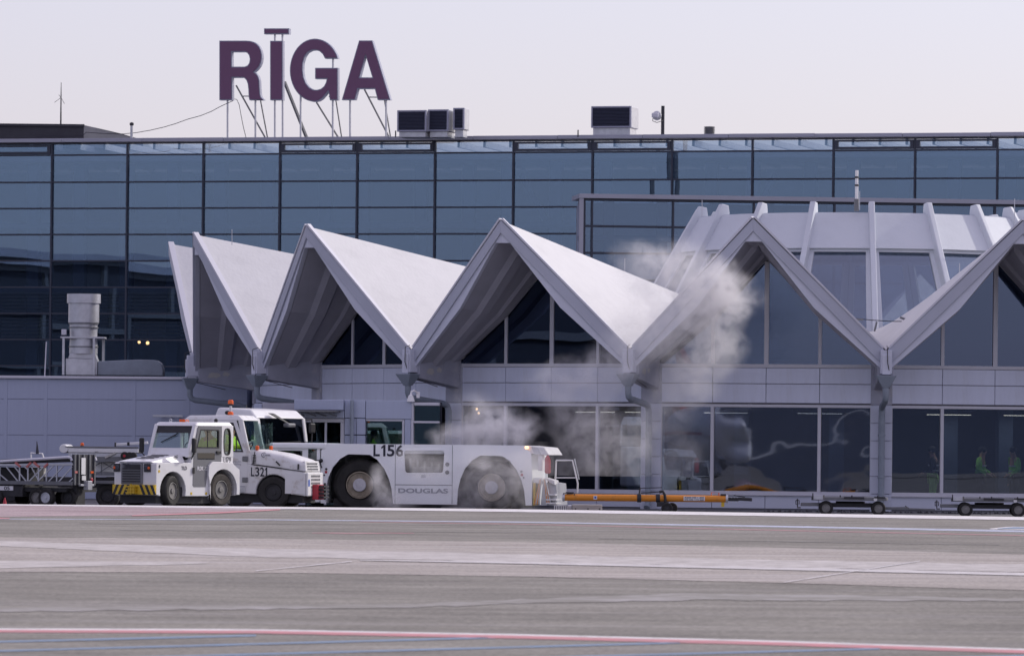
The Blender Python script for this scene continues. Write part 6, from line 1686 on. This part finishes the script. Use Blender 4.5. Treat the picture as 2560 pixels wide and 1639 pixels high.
# --- people
def skin_mesh(pts, edges, radii, mats, root=0, sub=1, name='body'):
    me = bpy.data.meshes.new(name); me.from_pydata([tuple(p) for p in pts], edges, []); me.update()
    ob = bpy.data.objects.new(name, me); COL.objects.link(ob)
    ob.modifiers.new('skin', 'SKIN'); 
    sv = me.skin_vertices[0].data
    for i, r_ in enumerate(radii):
        sv[i].radius = (r_, r_) if not isinstance(r_, tuple) else r_
    sv[root].use_root = True
    m = ob.modifiers.new('sub', 'SUBSURF'); m.levels = sub; m.render_levels = sub
    dg = bpy.context.evaluated_depsgraph_get()
    out = bpy.data.meshes.new_from_object(ob.evaluated_get(dg))
    bpy.data.objects.remove(ob); bpy.data.meshes.remove(me)
    out.materials.clear(); out.materials.append(mats)
    for p in out.polygons: p.use_smooth = True
    return out
def person(label, loc, rz, pose, jacket='hivis', trousers='cloth', hat='cloth', group=None):
    t = thing('person', label, 'person', loc, rz, group)
    # +x is forward
    if pose == 'sit':
        hip = .50; J = {'pel': (0, 0, hip), 'bel': (.0, 0, hip + .18), 'che': (.02, 0, hip + .40), 'neck': (.04, 0, hip + .55), 'head': (.07, 0, hip + .66), 'top': (.06, 0, hip + .80)}
        for s, n in ((1, 'l'), (-1, 'r')):
            J.update({'sh' + n: (.02, .19 * s, hip + .47), 'el' + n: (.14, .25 * s, hip + .22), 'wr' + n: (.36, .17 * s, hip + .26), 'hp' + n: (.02, .10 * s, hip - .02), 'kn' + n: (.43, .13 * s, hip + .02), 'an' + n: (.46, .12 * s, .09), 'to' + n: (.62, .13 * s, .04)})
    else:
        J = {'pel': (0, 0, .93), 'bel': (0, 0, 1.10), 'che': (.01, 0, 1.32), 'neck': (.02, 0, 1.48), 'head': (.05, 0, 1.60), 'top': (.04, 0, 1.72)}
        for s, n in ((1, 'l'), (-1, 'r')):
            bend = .22 if (pose == 'hands' or s > 0) else .06
            J.update({'sh' + n: (.0, .19 * s, 1.40), 'el' + n: (-.02, .26 * s, 1.13), 'wr' + n: (bend, .20 * s, 1.02 if bend > .1 else .88), 'hp' + n: (0, .10 * s, .90), 'kn' + n: (.03, .11 * s, .50), 'an' + n: (-.02, .12 * s, .09), 'to' + n: (.14, .14 * s, .04)})
    rad = {'pel': .125, 'bel': .12, 'che': .14, 'neck': .058, 'head': .092, 'top': .06, 'sh': .065, 'el': .045, 'wr': .030, 'hp': .085, 'kn': .058, 'an': .042, 'to': .035}
    names = list(J); idx = {n: i for i, n in enumerate(names)}
    E = [('pel', 'bel'), ('bel', 'che'), ('che', 'neck'), ('neck', 'head'), ('head', 'top')]
    for n in 'lr': E += [('che', 'sh' + n), ('sh' + n, 'el' + n), ('el' + n, 'wr' + n), ('pel', 'hp' + n), ('hp' + n, 'kn' + n), ('kn' + n, 'an' + n), ('an' + n, 'to' + n)]
    pts = [Vector(J[n]) for n in names]; rr_ = [rad.get(n, rad.get(n[:2], .05)) for n in names]; ed = [(idx[a], idx[c]) for a, c in E]
    # nose, chin; palms and five fingers on each hand
    def addp(v, r_, par):
        pts.append(Vector(v)); rr_.append(r_); ed.append((par, len(pts) - 1)); return len(pts) - 1
    hd = Vector(J['head']); addp(hd + Vector((.105, 0, .0)), .018, idx['head'])
    for s, n in ((1, 'l'), (-1, 'r')):
        w = Vector(J['wr' + n]); d = (w - Vector(J['el' + n])).normalized()
        pm = addp(w + d * .08, .032, idx['wr' + n]); side = Vector((0, 1, 0)) * s
        for k, ln in enumerate((.06, .075, .07, .055)):
            f1 = addp(w + d * .11 + side * (.03 - .02 * k), .011, pm); f2 = addp(pts[f1] + d * ln * .6 + Vector((.01, -.01 * s, -.015)), .009, f1); addp(pts[f2] + d * ln * .3 + Vector((.0, -.012 * s, -.02)), .007, f2)
        th = addp(w + d * .05 - side * .045 + Vector((.02, 0, .01)), .012, pm); addp(pts[th] + d * .045, .009, th)
    link('body', skin_mesh(pts, ed, rr_, M['skin'], idx['pel']), t)
    def garment(nm, ns, grow, m, over=None):
        k = {n: i for i, n in enumerate(ns)}
        e = [(k[a], k[c]) for a, c in E if a in k and c in k]
        me = skin_mesh([J[n] for n in ns], e, [(rad.get(n, rad.get(n[:2], .05)) + grow) * (over or {}).get(n[:2], 1) for n in ns], M[m], 0, 1, nm); link(nm, me, t)
    garment('jacket', ['bel', 'pel', 'che', 'shl', 'ell', 'wrl', 'shr', 'elr', 'wrr'], .022, jacket)
    garment('trousers', ['pel', 'hpl', 'knl', 'anl', 'hpr', 'knr', 'anr'], .018, trousers)
    top = Vector(J['head'])
    b = MB(); b.sphere(top + Vector((-.008, 0, .055)), .112, 14, 8, (1, .9, .85)); b.build('hat', M[hat], t, smooth=True)
    b = MB()
    for s in (1, -1): b.sphere(top + Vector((.083, .032 * s, .012)), .012, 8, 5)
    b.build('eyes', M['black'], t)
    b = MB()
    for s in (1, -1): b.sphere(top + Vector((0, .088 * s, 0)), .022, 8, 5, (.8, .4, 1.3))
    b.build('ears', M['skin'], t)
    for z_ in ((.16, .30) if pose != 'sit' else (.12,)):
        b = MB(); c = Vector(J['pel']) + Vector((0, 0, z_)); b.lathe([(.158, -.02), (.160, .0), (.158, .02)], 18, 'z', c); b.build('reflective_band', M['plate'], t)
    for n in 'lr':
        b = MB(); a_, q_2 = Vector(J['an' + n]), Vector(J['to' + n]); b.bar(a_ - Vector((.06, 0, .03)), q_2 + Vector((.03, 0, .02)), .10, .10); b.build('boot', M['black'], t, bev=.02)
    return t
def floor_at(px, Z): return (U(px, 1200, Z).x, Z, .02)
person('person in a green hi-vis jacket and dark beanie standing inside the right window', floor_at(2452, 142.6), R(-20), 'hands', 'hivis_dim', group='people behind the right-hand window')
person('person in a green hi-vis jacket half cut by the right picture edge behind glass', floor_at(2536, 142.2), R(200), 'stand', 'hivis_dim', group='people behind the right-hand window')
person('person in dark jacket and green hi-vis trousers behind the narrow window pane', floor_at(2334, 142.5), R(160), 'stand', 'cloth', 'hivis_dim', group='people behind the right-hand window')
m1 = Matrix.Translation(T1.location) @ Matrix.Rotation(HD, 4, 'Z')
person('person in yellow hi-vis jacket seated at the wheel of the tug with grey door', m1 @ Vector((-2.26, -.36, .72)), HD, 'sit', 'hivis')
m2 = Matrix.Translation(T2.location) @ Matrix.Rotation(R(-12), 4, 'Z')
person('person in yellow hi-vis vest driving the scuffed long-nosed tug', m2 @ Vector((-1.98, .38, .80)), R(-12), 'sit', 'hivis')
# ---------------------------------------------------------------- exhaust steam
def steam(name, label, box, blobs, dens, nscale, lo_=.36):
    (x0, x1, y0, y1, z0, z1) = box
    b = MB(); b.box(x0, x1, y0, y1, z0, z1)
    m = bpy.data.materials.new(name); m.use_nodes = True
    nt = m.node_tree; n, l = nt.nodes, nt.links
    n.remove(n['Principled BSDF'])
    v = n.new('ShaderNodeVolumePrincipled'); v.inputs['Color'].default_value = (.975, .965, .97, 1); v.inputs['Anisotropy'].default_value = .15
    l.new(v.outputs[0], n['Material Output'].inputs['Volume'])
    tc = n.new('ShaderNodeTexCoord')
    def math_(op, a, c, clamp=False):
        x = n.new('ShaderNodeMath'); x.operation = op; x.use_clamp = clamp
        for i, q in ((0, a), (1, c)):
            if isinstance(q, (int, float)): x.inputs[i].default_value = q
            else: l.new(q, x.inputs[i])
        return x.outputs[0]
    # warp the sampling point so that puffs curl
    wn_ = n.new('ShaderNodeTexNoise'); wn_.inputs['Scale'].default_value = nscale * .8; wn_.inputs['Detail'].default_value = 3
    l.new(tc.outputs['Object'], wn_.inputs['Vector'])
    sub = n.new('ShaderNodeVectorMath'); sub.operation = 'SUBTRACT'; sub.inputs[1].default_value = (.5, .5, .5); l.new(wn_.outputs['Color'], sub.inputs[0])
    scl = n.new('ShaderNodeVectorMath'); scl.operation = 'SCALE'; scl.inputs['Scale'].default_value = .8; l.new(sub.outputs[0], scl.inputs[0])
    pos = n.new('ShaderNodeVectorMath'); pos.operation = 'ADD'; l.new(tc.outputs['Object'], pos.inputs[0]); l.new(scl.outputs[0], pos.inputs[1])
    tot = None
    for (c, r_, s) in blobs:
        d = n.new('ShaderNodeVectorMath'); d.operation = 'SUBTRACT'; l.new(pos.outputs[0], d.inputs[0]); d.inputs[1].default_value = c
        k = n.new('ShaderNodeVectorMath'); k.operation = 'DIVIDE'; l.new(d.outputs[0], k.inputs[0]); k.inputs[1].default_value = r_
        ln = n.new('ShaderNodeVectorMath'); ln.operation = 'DOT_PRODUCT'; l.new(k.outputs[0], ln.inputs[0]); l.new(k.outputs[0], ln.inputs[1])
        f = math_('SUBTRACT', 1.0, ln.outputs['Value'], True)
        f = math_('MULTIPLY', f, f)
        f = math_('MULTIPLY', f, s * 1.25)
        tot = f if tot is None else math_('ADD', tot, f)
    no = n.new('ShaderNodeTexNoise'); no.inputs['Scale'].default_value = nscale * 1.5; no.inputs['Detail'].default_value = 5; no.inputs['Roughness'].default_value = .62
    l.new(pos.outputs[0], no.inputs['Vector'])
    k = math_('SUBTRACT', no.outputs[0], lo_); k = math_('MULTIPLY', k, 4.4, True)
    d = math_('MULTIPLY', tot, k)
    d = math_('MULTIPLY', d, dens)
    l.new(d, v.inputs['Density'])
    o = b.build(name, m); o['kind'] = 'stuff'; o['label'] = label; o['category'] = 'steam'
    return o
def blob(px, py, Z, rx, rz, s, ry=None):
    return (tuple(U(px, py, Z)), (rx, ry or min(rx, .8), rz), s)
def xr(px, Z): return U(px, 1142, Z).x
Z1 = 129.0
steam('exhaust_steam', 'white steam curling round the wheels of the long tractor', (xr(880, Z1), xr(1385, Z1), 128.3, 129.45, gz(0, 129) + .01, 1.75),
      [blob(958, 1240, Z1, .48, .55, 1.2, .6), blob(945, 1192, Z1, .34, .42, 1.0, .6), blob(990, 1262, Z1, .7, .30, 1.0, .6), blob(1066, 1170, Z1, .85, .50, 1.0, .6), blob(1020, 1150, Z1, .40, .42, .6, .6),
       blob(1170, 1240, Z1, .8, .7, .75, .6), blob(1245, 1195, Z1, 1.1, .95, .85, .6), blob(1310, 1200, Z1, .65, 1.0, .65, .6), blob(1205, 1145, Z1, .8, .5, .65, .6), blob(1350, 1170, Z1, .5, .9, .45, .6), blob(1090, 1225, Z1, 1.0, .5, .22, .6)], 1.15, 2.3, .35)
Z2, Z3 = 134.2, 136.0
steam('exhaust_steam', 'tall plume of white steam drifting up across the windows and the roof fold', (xr(1040, 134), xr(1960, 137), 133.2, 137.4, .9, 7.4),
      [blob(1235, 1070, Z2, 1.25, .85, 1.8), blob(1165, 1090, Z2, 1.1, .55, 1.1), blob(1300, 1085, Z2, .7, .65, 1.0), blob(1105, 1100, Z2, .6, .38, .9), blob(1190, 1020, Z2, .8, .6, .35),
       blob(1420, 1050, Z2, .9, 1.3, .42), blob(1490, 1080, Z2, .9, 1.4, .60), blob(1560, 1140, Z2, 1.3, 1.1, .42), blob(1440, 1170, Z2, 1.1, .9, .40), blob(1600, 1090, Z2, .8, 1.2, .36),
       blob(1405, 960, Z3, 1.2, .8, .75), blob(1510, 930, Z3, 1.2, .85, .75), blob(1590, 850, Z3, 1.2, 1.2, .75), blob(1660, 1020, Z3, 1.0, 1.0, .42), blob(1700, 1150, Z3, .8, 1.0, .30),
       blob(1765, 740, Z3, 1.35, 1.25, 2.2), blob(1830, 740, Z3, .85, 1.0, 1.8), blob(1700, 660, Z3, 1.25, .8, 1.1), blob(1630, 700, Z3, 1.15, .95, .8), blob(1790, 865, Z3, 1.05, 1.05, 1.15), blob(1730, 940, Z3, 1.15, .9, .95), blob(1590, 645, Z3, .85, .55, .55), blob(1680, 800, Z3, 1.2, 1.2, .9)], 1.12, 1.9, .35)
sc.cycles.volume_step_rate = 0.35
sc.cycles.volume_max_steps = 256
